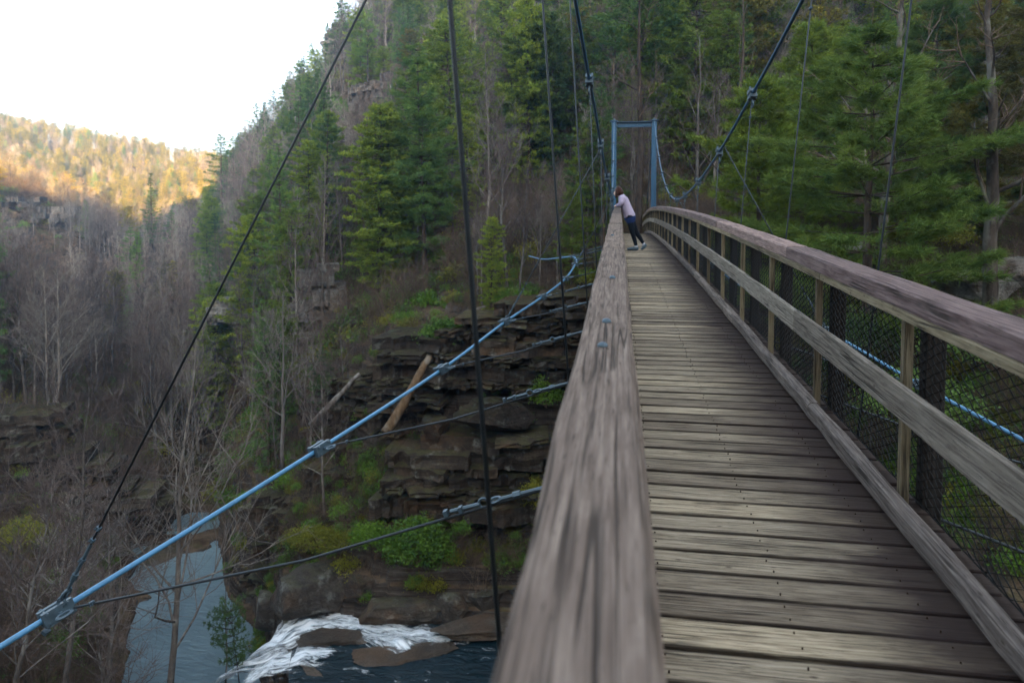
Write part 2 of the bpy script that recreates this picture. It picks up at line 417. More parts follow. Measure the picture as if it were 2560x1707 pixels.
# ------------------------------------------------------------------ terrain (camera-heading frame: u = column in a 2352 px view, D = metres ahead)
HD, FD, UC = YH / 1.0884, 1568.0, 1176.0
COLS = [
 (-1500, [(6,3000),(12,1500),(20,1150),(30,1000),(45,900),(80,700),(120,540),(180,400),(300,330),(430,280),(620,300)]),
 (-500, [(6,3500),(12,2000),(20,1430),(30,1150),(40,1050),(46,930),(60,860),(80,760),(110,640),(140,560),(150,450),(200,400),(300,380),(400,300),(470,260),(620,280)]),
 (0,   [(6,4500),(12,2600),(18,1850),(25,1560),(30,1400),(38,1250),(43,1180),(46,985),(52,930),(70,840),(90,745),(115,670),(138,635),(147,470),(170,440),(240,470),(310,450),(380,375),(450,300),(520,310),(620,340)]),
 (170, [(6,4800),(12,2900),(18,2100),(25,1750),(32,1540),(40,1330),(46,1190),(50,1060),(60,980),(75,880),(95,780),(120,690),(140,620),(152,520),(175,500),(240,510),(310,500),(380,420),(470,330),(540,335),(620,360)]),
 (300, [(6,5200),(12,3300),(20,2350),(30,1740),(36,1530),(40,1395),(44,1310),(50,1180),(60,1060),(75,930),(95,800),(120,700),(150,620),(180,590),(230,580),(300,540),(370,450),(480,350),(560,360),(620,380)]),
 (480, [(6,5200),(12,3500),(20,2450),(30,1760),(38,1480),(44,1340),(49,1228),(56,1150),(66,1060),(80,925),(100,790),(130,670),(165,585),(200,560),(260,535),(330,490),(430,410),(520,385),(620,410)]),
 (560, [(6,5200),(12,3500),(20,2450),(30,1740),(36,1530),(39,1400),(41,1230),(46,1110),(56,985),(68,860),(84,720),(100,640),(130,530),(165,440),(200,395),(260,420),(330,430),(430,410),(520,400),(620,430)]),
 (640, [(6,5000),(12,3300),(20,2200),(27,1720),(31,1500),(32.5,1330),(35,1260),(38,1120),(44,1000),(54,860),(66,740),(80,660),(100,560),(130,440),(160,345),(190,320),(250,370),(330,420),(430,420),(620,460)]),
 (730, [(6,5000),(12,3200),(20,2100),(27,1640),(30.5,1470),(31.5,1330),(34,1240),(38,1060),(43,930),(50,800),(52.5,640),(62,600),(90,450),(120,320),(150,255),(175,245),(230,300),(330,400),(620,480)]),
 (800, [(6,5000),(12,3150),(20,2080),(27,1630),(30.2,1472),(31.3,1320),(33.5,1238),(36,1080),(40,960),(46,800),(50,730),(60,610),(85,450),(115,270),(145,140),(165,105),(185,110),(240,190),(330,330),(620,470)]),
 (900, [(6,5000),(12,3100),(20,2050),(26,1660),(30,1475),(31,1310),(33,1235),(34,1095),(36,1035),(37.5,830),(43,755),(56,640),(75,480),(100,300),(130,140),(160,30),(185,0),(240,70),(330,250),(620,450)]),
 (1150,[(6,5000),(12,3100),(20,2050),(26,1660),(30,1470),(31,1320),(33,1250),(33.8,1090),(35,1040),(36,745),(40,690),(50,560),(70,370),(100,190),(130,70),(160,-20),(200,-80),(260,-40),(400,150),(620,350)]),
 (1300,[(6,5000),(12,3100),(20,2050),(26,1660),(30,1470),(31,1330),(32.5,1250),(33.5,1060),(34.5,1000),(35.5,700),(40,620),(50,500),(70,320),(100,140),(130,20),(170,-90),(220,-160),(300,-140),(400,0),(620,250)]),
 (1500,[(6,5000),(12,3000),(20,1950),(26,1560),(29,1400),(31,1150),(32,800),(33,600),(36,545),(42,480),(60,300),(80,160),(110,20),(150,-120),(200,-230),(280,-230),(400,10),(620,220)]),
 (1900,[(6,4800),(12,2600),(18,1750),(22,1450),(25,1150),(28,820),(30,620),(33,560),(40,480),(60,280),(80,140),(110,0),(150,-150),(200,-260),(280,-240),(400,10),(620,220)]),
 (2352,[(6,3600),(10,1900),(14,1350),(17,1080),(20,850),(24,680),(30,560),(40,450),(60,250),(80,120),(110,-20),(150,-170),(200,-280),(280,-250),(400,0),(620,210)]),
 (3000,[(6,2800),(10,1500),(14,1050),(20,780),(30,540),(40,420),(60,230),(110,-50),(200,-300),(400,0),(620,200)]),
 (4000,[(6,2200),(10,1300),(20,700),(30,500),(60,200),(110,-80),(200,-300),(400,0),(620,200)]),
]
CU = np.array([c[0] for c in COLS], float)
def sstep(t): t = np.clip(t, 0, 1); return t * t * (3 - 2 * t)
def ground_raw(u, D):
    u = np.clip(np.asarray(u, float), CU[0], CU[-1]); D = np.asarray(D, float); L = np.log(D)
    tab = np.stack([np.interp(L, np.log([d for d, _ in c[1]]), [y for _, y in c[1]]) for c in COLS])
    k = np.clip(np.searchsorted(CU, u, 'right') - 1, 0, len(CU) - 2)
    t = sstep((u - CU[k]) / (CU[k + 1] - CU[k])) * .5 + .5 * (u - CU[k]) / (CU[k + 1] - CU[k])
    idx = np.arange(len(u))
    y = tab[k, idx] * (1 - t) + tab[k + 1, idx] * t
    return -(y - HD) * D / FD
def ground(u, D, detail=True):
    u = np.atleast_1d(np.asarray(u, float)); D = np.atleast_1d(np.asarray(D, float))
    z = ground_raw(u, D)
    x = (u - UC) * D / FD
    amp = np.clip(D * .022, .35, 7)
    z = z + amp * fbm(x / (D * .10 + 2) , D / (D * .10 + 2) * 3, 3, 11) * .6
    if detail:
        z = z + .5 * fbm(x * .5, D * .5, 4, 3) * np.clip(D / 40, .4, 2)
        near = sstep((D - 26) / 4) * (1 - sstep((D - 56) / 10))
        step = .85
        q = z / step + .8 * fbm(x * .12, D * .12, 2, 21)
        fl = np.floor(q); fr = q - fl
        zt = z + (fl + sstep((fr - .72) / .2) - q) * step
        z = z * (1 - .75 * near) + zt * .75 * near
    return z
def wpos(u, D, z):
    xc = (u - UC) * D / FD
    return (xc * math.cos(PSI) - D * math.sin(PSI), xc * math.sin(PSI) + D * math.cos(PSI), z)
def scr(u_px, y_px, D):
    """3D point for a 2352-px view pixel at distance D ahead"""
    return Vector(wpos(u_px, D, -(y_px - HD) * D / FD))

def build_terrain():
    us = np.unique(np.concatenate([np.linspace(-1500, -60, 50), np.linspace(-60, 1560, 360), np.linspace(1560, 2420, 120), np.linspace(2420, 4000, 50)]))
    Ds = np.concatenate([np.geomspace(6, 26, 40), np.geomspace(26, 60, 150)[1:], np.geomspace(60, 200, 100)[1:], np.geomspace(200, 620, 70)[1:]])
    U, DD = np.meshgrid(us, Ds, indexing='ij')
    z = ground(U.ravel(), DD.ravel())
    x, y, z = wpos(U.ravel(), DD.ravel(), z)
    V = np.stack([x, y, z], 1)
    nu, nd = len(us), len(Ds)
    i = np.arange(nu - 1)[:, None] * nd; j = np.arange(nd - 1)[None]
    Q = np.stack([i + j, i + nd + j, i + nd + j + 1, i + j + 1], -1).reshape(-1, 4)
    me = mesh_np('gorge_terrain', V, [Q], [M_GROUND], smooth=False)
    tag(link(bpy.data.objects.new('gorge_terrain', me)), kind='structure')
build_terrain()

def build_shading_rim():
    # unseen rim behind the camera, crest shaped to shade the gorge from low sun
    xs = np.linspace(-500, 420, 90); ys = np.concatenate([np.linspace(-270, -20, 40), np.linspace(-18, 5, 24)])
    X, Y = np.meshgrid(xs, ys, indexing='ij')
    # lateral coordinate across the sun direction
    lat = X * (-SUN_AZ[1]) + Y * SUN_AZ[0]
    crest = RIM_LOW + (RIM_HIGH - RIM_LOW) * sstep((lat - RIM_A) / (RIM_B - RIM_A))
    back = -Y
    prof = sstep((back - 3) / 150.0)
    z = -2.2 + crest * prof * (1 - .5 * sstep((back - 190) / 230)) + (fbm(X * .02, Y * .02, 4, 5) * 14) * prof
    z = np.where(Y > -3, -2.2 - (Y + 3) * 1.6, z)
    z[:, 0] = -68; z[0, :] = -68; z[-1, :] = -68
    V = np.stack([X.ravel(), Y.ravel(), z.ravel()], 1)
    nx, ny = len(xs), len(ys)
    i = np.arange(nx - 1)[:, None] * ny; j = np.arange(ny - 1)[None]
    Q = np.stack([i + j, i + ny + j, i + ny + j + 1, i + j + 1], -1).reshape(-1, 4)
    tag(link(bpy.data.objects.new('near_rim_terrain', mesh_np('near_rim_terrain', V, [Q], [M_GROUND], smooth=True))), kind='structure')
RIM_LOW, RIM_HIGH, RIM_A, RIM_B = 60.0, 125.0, -48.0, -8.0
build_shading_rim()

# ------------------------------------------------------------------ water
ZP, ZR = -23.0, -18.5
def sheet(name, pts, z, mat, kind='structure', n=40):
    # grid patch over a quad given in (u, y) view pixels at a fixed level
    c = []
    for (u, y) in pts:
        D = FD * (-z) / (y - HD); c.append(wpos(u, D, z))
    c = np.array(c)
    s = np.linspace(0, 1, n); V = []
    for a in s:
        for b_ in s:
            V.append(c[0] * (1 - a) * (1 - b_) + c[1] * a * (1 - b_) + c[2] * a * b_ + c[3] * (1 - a) * b_)
    i = np.arange(n - 1)[:, None] * n; j = np.arange(n - 1)[None]
    Q = np.stack([i + j, i + n + j, i + n + j + 1, i + j + 1], -1).reshape(-1, 4)
    V = np.array(V)
    me = mesh_np(name, V, [Q], [mat], True)
    return tag(link(bpy.data.objects.new(name, me)), kind=kind)
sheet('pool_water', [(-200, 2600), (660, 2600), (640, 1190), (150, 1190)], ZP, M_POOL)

def poly_sheet(name, pts, z, mat):
    P = [wpos(u, FD * (-z) / (y - HD), z) for u, y in pts]
    me = bpy.data.meshes.new(name); me.from_pydata(P, [], [list(range(len(P)))]); me.materials.append(mat); me.update()
    return tag(link(bpy.data.objects.new(name, me)), kind='structure')
poly_sheet('river_water', [(640, 2300), (645, 1575), (655, 1515), (690, 1472), (760, 1445), (1000, 1440), (1250, 1425), (1600, 1380), (2100, 1450), (2300, 2300)][::-1], ZR, M_RIVER)

def ribbon(name, centre, width, zfun, label, seed, amp=.22):
    # a bumpy ribbon of white water; centre line in view pixels at the river level
    C = np.array([wpos(u, FD * (-z) / (y - HD), z) for (u, y, z) in centre])
    t = np.linspace(0, len(C) - 1, 90); P = np.stack([np.interp(t, np.arange(len(C)), C[:, k]) for k in range(3)], 1)
    for _ in range(6): P[1:-1] = (P[:-2] + 2 * P[1:-1] + P[2:]) / 4
    W = np.interp(t, np.arange(len(C)), width)
    tan = np.gradient(P, axis=0); nrm = np.cross(tan, [0, 0, 1.0]); nrm /= np.linalg.norm(nrm, axis=1)[:, None] + 1e-9
    m = 22; s = np.linspace(-1, 1, m)
    V = P[:, None] + nrm[:, None] * (s[None, :, None] * W[:, None, None])
    V = V.reshape(-1, 3); S = np.tile(s, len(P))
    e = 1 - np.abs(S) ** 1.1
    V[:, 2] += .06 + e * amp * (.6 + 1.6 * fbm(V[:, 0] * 1.1, V[:, 1] * 1.1, 4, seed)) + zfun(V)
    n = len(P)
    i = np.arange(n - 1)[:, None] * m; j = np.arange(m - 1)[None]
    Q = np.stack([i + j, i + j + 1, i + m + j + 1, i + m + j], -1).reshape(-1, 4)
    me = mesh_np(name, V, [Q], [M_FOAM], True)
    at = me.attributes.new('edge', 'FLOAT', 'POINT')
    ln_ = np.concatenate([[0], np.cumsum(np.linalg.norm(np.diff(P, axis=0), axis=1))])
    fa = me.attributes.new('flow', 'FLOAT_VECTOR', 'POINT')
    fa.data.foreach_set('vector', np.stack([np.repeat(ln_, m) * .9 + seed * 7, (S * np.repeat(W, m)) * 3.6, np.zeros(len(S))], 1).astype(np.float32).ravel())
    endf = np.repeat(np.minimum(1, np.minimum(np.arange(n), np.arange(n)[::-1]) / 8), m)
    at.data.foreach_set('value', (e * endf).astype(np.float32))
    return tag(link(bpy.data.objects.new(name, me)), label, 'rapids', None, 'stuff')
ribbon('white_water', [(1080, 1500, ZR), (960, 1490, ZR), (860, 1478, ZR), (780, 1462, ZR), (700, 1468, ZR), (640, 1492, ZR), (590, 1525, ZR - .5), (540, 1560, ZR - 1.6), (490, 1605, ZR - 3.2), (440, 1650, ZP)],
       [.4, .9, 1.3, 1.4, 1.5, 1.8, 2.1, 2.4, 2.6, 2.8], lambda V: 0, 'white rapids pouring past the dark bank rocks into the pool', 4)
ribbon('white_water', [(940, 1530, ZR), (880, 1500, ZR), (850, 1482, ZR)], [.5, .9, 1.0], lambda V: 0, 'small white cascade beside the rounded brown river rock', 9)
ribbon('white_water', [(760, 1545, ZR), (680, 1540, ZR), (600, 1560, ZR - .3), (540, 1600, ZR - 1)], [.6, 1.1, 1.4, 1.5], lambda V: 0, 'broken white foam below the pale flat river slab', 14, .15)

# ------------------------------------------------------------------ rocks
def rock_mesh(seed, sub=3, flat=.0, rough=.35, blocky=.0, mat=None, name='rock', facets=18):
    import bmesh
    bm = bmesh.new(); bmesh.ops.create_icosphere(bm, subdivisions=sub, radius=1.0)
    V = np.array([v.co[:] for v in bm.verts])
    if blocky:
        Vb = np.sign(V) * np.abs(V) ** (1 - blocky); V = Vb / np.maximum(np.abs(Vb).max(1), np.linalg.norm(Vb, axis=1) * .75)[:, None] * 1.0
    d = noise3(V, 1.1, seed) * rough + noise3(V, 2.6, seed + 9) * rough * .5 + noise3(V, 6, seed + 19) * rough * .18
    V = V * (1 + d)[:, None]
    rr_ = np.random.default_rng(seed)
    for _ in range(facets):
        nn = rr_.normal(0, 1, 3); nn /= np.linalg.norm(nn); dd_ = rr_.uniform(.52, .88)
        ex = np.maximum(0, V @ nn - dd_); V = V - nn * ex[:, None] * .93
    V = V * (1 + noise3(V, 4, seed + 25) * .10 + noise3(V, 9, seed + 29) * .06 + noise3(V, 21, seed + 39) * .03)[:, None]
    if flat: V[:, 2] = np.where(V[:, 2] > flat, flat + (V[:, 2] - flat) * .2, V[:, 2])
    for v, c in zip(bm.verts, V): v.co = c
    me = bpy.data.meshes.new(name); bm.to_mesh(me); bm.free(); me.materials.append(mat)
    return me

def boulder(u, y, D, size, label, mat, seed, rz=0, flat=0, blocky=.4, tilt=0, group=None, sub=5):
    p = scr(u, y, D)
    me = rock_mesh(seed, sub, flat, .34, blocky, mat, 'boulder', 4 if mat is M_SLABROCK else 18)
    o = inst('boulder', me, p, (tilt, 0, rz + PSI), size)
    return tag(o, label, 'boulder', group)

boulder(915, 1538, 28.0, (2.0, .75, .36), 'long pale tan river slab lying flat in the rapids', M_SLABROCK, 3, .05, .35, .3)
boulder(740, 1490, 29.2, (1.25, .7, .50), 'rounded brown river rock with white water curling round it', M_SLABROCK, 8, .2, .3, .2)
boulder(672, 1506, 28.8, (.6, .4, .3), 'small brown rock at the lip of the falls', M_SLABROCK, 12, .4, .3, .2)
boulder(700, 1572, 27.2, (1.2, .6, .4), 'low wet rock at the foot of the white chute', M_SLABROCK, 15, -.3, .3, .2)
boulder(1105, 1462, 29.4, (1.9, .7, .35), 'flat pale ledge rock at the water edge under the bank', M_SLABROCK, 17, .1, .3, .4)
boulder(690, 1385, 31.0, (2.3, 1.6, 1.75), 'big dark lichen-speckled boulder at the river corner', M_RIVROCK, 21, .3, .5, .45)
boulder(830, 1350, 31.6, (1.45, 1.1, .85), 'rounded grey boulder perched above the rapids', M_RIVROCK, 26, -.2, .5, .4, .15)
boulder(905, 1422, 30.4, (2.5, 1.2, 1.05), 'broad sloping dark boulder washed by the rapids', M_RIVROCK, 31, .1, .4, .45, -.12)
boulder(1035, 1400, 30.8, (1.2, 1.1, 1.1), 'wedge shaped brown boulder beside the blocky bank ledge', M_RIVROCK, 36, .5, .4, .5)
boulder(1130, 1385, 31.2, (1.5, 1.1, 1.0), 'blocky dark boulder at the river edge under the bridge rail', M_RIVROCK, 41, -.1, .5, .6)
boulder(1080, 1335, 32.0, (2.4, 1.0, .55), 'flat topped grey ledge block above the river boulders', M_RIVROCK, 44, .05, .35, .65)
boulder(1230, 1380, 31.4, (1.5, 1.2, 1.3), 'tall dark river block half hidden behind the bridge rail', M_RIVROCK, 47, .2, .5, .6)
boulder(600, 1430, 33.0, (1.0, 1.1, 1.5), 'dark wet rock where the pool meets the bank', M_RIVROCK, 52, .2, .5, .5)
boulder(460, 1245, 51, (2.6, 1.6, .7), 'flat brown rock at the head of the pool', M_SLABROCK, 55, .1, .3, .5)
boulder(410, 1262, 49, (2.2, 1.5, .6), 'low brown shelf rock on the far pool bank', M_RIVROCK, 58, -.2, .3, .5)
boulder(515, 1205, 55, (2.2, 1.6, .8), 'reddish rock shelf upstream of the pool', M_SLABROCK, 61, .3, .3, .5)
boulder(470, 1165, 60, (3.2, 2, 1.0), 'wide grey rock shelf across the upstream bed', M_RIVROCK, 64, .1, .3, .5)
boulder(330, 1300, 45, (2.4, 1.8, .8), 'dark shelf rock under bare branches by the pool', M_RIVROCK, 67, .4, .3, .5)
boulder(1130, 960, 33.4, (2.5, 1.2, 1.35), 'huge square lichen-spotted block standing below the strata ledges', M_STRATA, 71, .06, .62, .78, 0, None, 4)
boulder(1000, 985, 34.0, (.9, .9, .8), 'squat grey block leaning by the dark hollow', M_STRATA, 74, .3, .6, .7)
boulder(2270, 655, 23, (1.2, .9, .75), 'pale grey boulder behind the right handrail near rough trunk', M_GREYROCK, 81, .3, .4, .6)
boulder(2190, 640, 25, (1.0, .9, .6), 'mossy grey boulder below the fine-needled pine bough', M_GREYROCK, 84, .8, .4, .6)
boulder(2340, 620, 24, (1.5, 1.0, .9), 'shaded grey rock ledge behind the rough trunk', M_GREYROCK, 87, .1, .4, .7)
boulder(1950, 575, 27, (.9, .7, .7), 'pale rock glimpsed through the pine boughs', M_GREYROCK, 90, .1, .4, .6)

# cliffs made of separate slabs
def slab_meshes(mat, n=7, seed=0, name='rock_slab'):
    out = []
    for k in range(n):
        r = np.random.default_rng(seed + k)
        nx, ny = 12, 3
        xs = np.sort(np.concatenate([[-.5, .5], r.uniform(-.48, .48, nx - 2)])); ys = np.linspace(-.5, .5, ny)
        front = np.repeat(r.uniform(-.16, .12, nx // 2), 2) + r.uniform(-.02, .02, nx); V = []
        top = np.repeat(r.uniform(-.10, .10, nx // 3), 3)
        for z in (-.5, .0, .5):
            for y in ys:
                for i_, x in enumerate(xs):
                    edge = (y == ys[0])
                    V.append([x, y + (front[i_] + r.uniform(-.03, .03) + (r.uniform(0, .05) if z == 0 else 0)) * (1 if edge else 0), z + r.uniform(-.03, .03) + (top[i_] if z > 0 else 0)])
        V = np.array(V); L = nx * ny; Q = []
        def id_(l, j, i): return l * L + j * nx + i
        for i_ in range(nx - 1):
            for j_ in range(ny - 1):
                Q.append([id_(2, j_, i_), id_(2, j_, i_ + 1), id_(2, j_ + 1, i_ + 1), id_(2, j_ + 1, i_)])
                Q.append([id_(0, j_, i_), id_(0, j_ + 1, i_), id_(0, j_ + 1, i_ + 1), id_(0, j_, i_ + 1)])
            for l in (0, 1):
                Q.append([id_(l, 0, i_), id_(l, 0, i_ + 1), id_(l + 1, 0, i_ + 1), id_(l + 1, 0, i_)])
        for j_ in range(ny - 1):
            for l in (0, 1):
                Q.append([id_(l, j_ + 1, 0), id_(l, j_, 0), id_(l + 1, j_, 0), id_(l + 1, j_ + 1, 0)])
                Q.append([id_(l, j_, nx - 1), id_(l, j_ + 1, nx - 1), id_(l + 1, j_ + 1, nx - 1), id_(l + 1, j_, nx - 1)])
        out.append(mesh_np(name, V, [np.array(Q)], [mat]))
    return out
SL_STRATA = slab_meshes(M_STRATA, 8, 100)
SL_GREY = slab_meshes(M_GREYROCK, 8, 200)
SL_CRAG = slab_meshes(M_CRAG, 8, 220)

def cliff(label, u0, u1, D0, D1, ytop, ybot, meshes, th=(.25, .7), ln=(1.2, 3.4), depth=3.0, back=.35, seed=1, jut=.45, top_w=None, tilt=0.0, skip=.06):
    """a face of stacked slabs from column u0 to u1; ytop/ybot in view rows (may be functions of t)"""
    r = random.Random(seed)
    a = Vector(wpos(u0, D0, 0)); b_ = Vector(wpos(u1, D1, 0)); L = (b_ - a).length
    yt = ytop if callable(ytop) else (lambda t: ytop); yb = ybot if callable(ybot) else (lambda t: ybot)
    Dm = (D0 + D1) / 2
    zt = lambda t: -(yt(t) - HD) * (D0 + (D1 - D0) * t) / FD
    zb = lambda t: -(yb(t) - HD) * (D0 + (D1 - D0) * t) / FD
    z0 = min(zb(0), zb(.5), zb(1)); z1 = max(zt(k / 8) for k in range(9))
    base = (a + b_) / 2
    root = empty('rock_cliff', (base.x, base.y, z0)); tag(root, label, 'cliff')
    dirv = (b_ - a).normalized(); ang = math.atan2(dirv.y, dirv.x); nrm = Vector((-dirv.y, dirv.x, 0))  # away from the camera
    z = z0; n = 0
    while z < z1 and n < 295:
        h = th[0] + (th[1] - th[0]) * r.random() ** 1.8; x = -r.uniform(0, 1.0)
        lay = r.uniform(-jut, jut) * .7
        while x < L and n < 295:
            l = r.uniform(*ln) * (.6 + h / th[1]); t = min(1, max(0, (x + l / 2) / L))
            if zb(t) - .3 <= z + h / 2 <= zt(t) + h * .4 and r.random() > skip:
                off = lay + r.uniform(-jut, jut) * .5 + back * (z - z0) + 1.1 * float(vnoise(t * 4.0, z * .25, seed))
                p = a + dirv * (x + l / 2) + nrm * (off + depth / 2)
                o = inst('rock_slab', r.choice(meshes), Vector((p.x, p.y, z + h / 2)) - root.location, (r.uniform(-.03, .03), tilt + r.uniform(-.04, .04), ang + r.uniform(-.10, .10)),
                         (l * 1.10, depth, h * r.uniform(.98, 1.22)), root)
                n += 1
            x += l * r.uniform(.9, 1.02)
        z += h
    return root
lin = lambda *pts: (lambda t: float(np.interp(t, [p[0] for p in pts], [p[1] for p in pts])))
cliff('layered brown rock face of thin ledges below the far bridge end', 885, 1330, 34.9, 33.2, lin((0, 815), (.2, 795), (.35, 760), (.6, 710), (1, 685)), lin((0, 1015), (.25, 1000), (.3, 905), (1, 890)), SL_STRATA, (.15, .95), (1.3, 3.8), 3.5, .10, 1, .45, skip=.08)
cliff('low dark ledge band with overhang above the green rhododendron', 900, 1330, 32.4, 31.6, lin((0, 1120), (.12, 1040), (.6, 1030), (1, 1050)), lin((0, 1190), (1, 1220)), SL_STRATA, (.15, .85), (1.2, 3.6), 3.0, .25, 2, .45, skip=.12)
cliff('crumbling rock ledges stepping down to the pool corner', 560, 900, 36.0, 32.8, lin((0, 1180), (.5, 1120), (1, 1060)), lin((0, 1390), (1, 1300)), SL_STRATA, (.14, .8), (.8, 2.6), 3.0, .35, 3, .6, skip=.2)
cliff('dark ledges stacked under the leaning logs', 700, 905, 39.2, 35.8, lin((0, 915), (.5, 880), (1, 815)), lin((0, 1030), (1, 1030)), SL_STRATA, (.12, .5), (.8, 2.4), 3.0, .3, 4, skip=.15)
cliff('fractured brown cliff on the near left bank under dry grass', -140, 215, 42.5, 44.5, lin((0, 980), (.4, 1000), (.7, 1060), (1, 1150)), lin((0, 1210), (1, 1215)), SL_STRATA, (.25, .95), (1.3, 4.0), 3.0, .4, 5, .6, skip=.12)
cliff('pale blocky rock outcrop standing clear of the hazy slope', 688, 785, 49.2, 50.2, lin((0, 690), (.2, 640), (.5, 612), (.75, 622), (1, 680)), lin((0, 800), (1, 800)), SL_GREY, (.25, 1.1), (.7, 1.9), 2.2, .38, 6, .8, skip=.12)
cliff('grey horizontal ledge outcrop among bare trees on the slope', 478, 575, 67, 65, lin((0, 700), (.5, 665), (1, 672)), lin((0, 745), (1, 745)), SL_GREY, (.3, .8), (1.2, 3), 2.5, .5, 7, .7, skip=.35)
cliff('shaded grey cliff of the promontory below the sunlit ridge', -60, 300, 138, 144, lin((0, 440), (.3, 470), (.6, 510), (.85, 560), (1, 610)), lin((0, 600), (.6, 640), (1, 650)), SL_CRAG, (.9, 2.8), (1.0, 3.0), 4, .75, 8, 3.4, skip=.45)
cliff('jagged brown crag on the hill crest against the sky', 800, 885, 152, 165, lin((0, 100), (.4, 75), (1, 40)), lin((0, 150), (1, 110)), SL_CRAG, (.6, 1.8), (1.0, 2.6), 4, .5, 9, 1.6, skip=.35)
cliff('vertical banded crag below the crest beside the tall pine', 805, 875, 114, 110, lin((0, 200), (1, 165)), lin((0, 275), (1, 300)), SL_CRAG, (.8, 1.8), (1.2, 4), 6, .2, 10, 1.2, skip=.15)
cliff('pale rock ledges showing between trees above the far tower', 1130, 1300, 78, 74, lin((0, 330), (1, 300)), lin((0, 420), (1, 380)), SL_GREY, (.5, 1.1), (1.4, 4), 5, .4, 11, 1.0, skip=.35)
cliff('broken ledges in the streambed beyond the pool', 470, 590, 62, 58, lin((0, 1010), (1, 1000)), lin((0, 1090), (1, 1110)), SL_STRATA, (.35, .8), (1.2, 3.5), 4, .5, 12, .7)

# ------------------------------------------------------------------ the footbridge
def slope_at(y): return float(np.interp(y, [0, 8, 12, 16, 20, 24, 27, 31, 36, 42], [.048, .045, .034, .028, .018, .012, 0, -.03, -.06, -.08]))
_ys = np.arange(-6, 44, .02); _sl = np.array([slope_at(v) for v in _ys]); _h = np.cumsum(_sl) * .02; _h -= np.interp(0, _ys, _h)
def cap_z(y): return -.48 + float(np.interp(y, _ys, _h))
def deck_z(y): return cap_z(y) - 1.07
bridge = empty('footbridge', (0.6, 16, deck_z(16)))
tag(bridge, 'arched wooden suspension footbridge with plank deck, wire mesh railings and blue steel cables', 'footbridge')
BO = bridge.location.copy()
def bput(o): o.location = Vector(o.location) - BO; return o
Y0, Y1 = -1.5, 37.5
XL, XR = -.04, 1.32     # handrail centre lines

def board_mesh(name, L, wd, th, mat, n=8, wob=.004, seed=0, bev=.008):
    """a board along local X, width in Y, thickness in Z, slightly worn"""
    r = np.random.default_rng(seed)
    prof = [(-wd / 2, -th / 2), (wd / 2, -th / 2), (wd / 2, th / 2 - bev), (wd / 2 - bev, th / 2), (-wd / 2 + bev, th / 2), (-wd / 2, th / 2 - bev)]
    m = len(prof); V = []
    wl = r.uniform(-wob, wob, n + 1); wr = r.uniform(-wob, wob, n + 1); wz = r.uniform(-wob, wob, n + 1) * .6
    for k in range(n + 1):
        x = -L / 2 + L * k / n + (r.uniform(-.006, .006) if k in (0, n) else 0)
        for (y, z) in prof:
            V.append([x, y + (wr[k] if y > 0 else wl[k]), z + (wz[k] if z > 0 else 0)])
    Q = []
    for k in range(n):
        for j in range(m):
            Q.append([k * m + j, k * m + (j + 1) % m, (k + 1) * m + (j + 1) % m, (k + 1) * m + j])
    T = []
    for base, fl in ((0, 1), (n * m, 0)):
        for q in range(1, m - 1): T.append([base, base + q + 1, base + q] if fl else [base, base + q, base + q + 1])
    V = np.array(V)
    return mesh_np(name, V, [np.array(Q)[:, ::-1], np.array(T)[:, ::-1]], [mat])

# deck planks
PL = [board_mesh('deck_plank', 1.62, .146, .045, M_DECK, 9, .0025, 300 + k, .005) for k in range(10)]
r = random.Random(5)
y = Y0
while y < Y1 + 1.0:
    wd = r.uniform(.93, 1.05); pitch = .146 * wd + r.uniform(.008, .017)
    yy = y + pitch / 2
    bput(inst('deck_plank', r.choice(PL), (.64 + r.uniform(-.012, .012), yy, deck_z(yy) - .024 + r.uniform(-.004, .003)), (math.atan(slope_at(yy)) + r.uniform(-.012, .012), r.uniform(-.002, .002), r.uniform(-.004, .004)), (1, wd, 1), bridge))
    y += pitch
nb_ = MB(); r2 = random.Random(9)
for o_ in [c for c in bridge.children if c.name.startswith('deck_plank')]:
    yy = o_.location.y + BO.y
    if not -.5 < yy < 14: continue
    for xx in (.16, .62, 1.10):
        for dy in (-.038, .038):
            cx_, cy_ = xx + r2.uniform(-.012, .012), yy + dy + r2.uniform(-.006, .006)
            th_ = np.arange(6) * np.pi / 3; zz = deck_z(cy_) + .0035
            V_ = np.stack([cx_ + .0032 * np.cos(th_), cy_ + .0032 * np.sin(th_), np.full(6, zz)], 1) - np.array(BO)
            nb_.add(np.concatenate([V_, V_ - np.array([0, 0, .02])]), [[k, k + 6, (k + 1) % 6 + 6, (k + 1) % 6] for k in range(6)], [[0, 1, 2], [0, 2, 3], [0, 3, 4], [0, 4, 5]])
nb_.build('nail_heads', plain('rusty_nail', (.035, .024, .018), .6), bridge)['kind'] = 'stuff'
# note: planks run across, so the local X axis of the plank is world X

def beam_between(name, p, q, wd, th, mat, seed, n=8, wob=.004, bev=.012, roll=0.0, over=.0):
    """board with its length from p to q, width horizontal, thickness up"""
    p = Vector(p); q = Vector(q); d = q - p; L = d.length + over
    me = board_mesh(name, L, wd, th, mat, n, wob, seed, bev)
    o = bpy.data.objects.new(name, me)
    x = d.normalized(); yv = Vector((0, 0, 1)).cross(x).normalized(); zv = x.cross(yv)
    Mx = Matrix((x, yv, zv)).transposed().to_4x4()
    if roll: Mx = Mx @ Matrix.Rotation(roll, 4, 'X')
    Mx.translation = (p + q) / 2
    link(o, bridge); o.matrix_local = Matrix.Translation(-BO) @ Mx
    return o

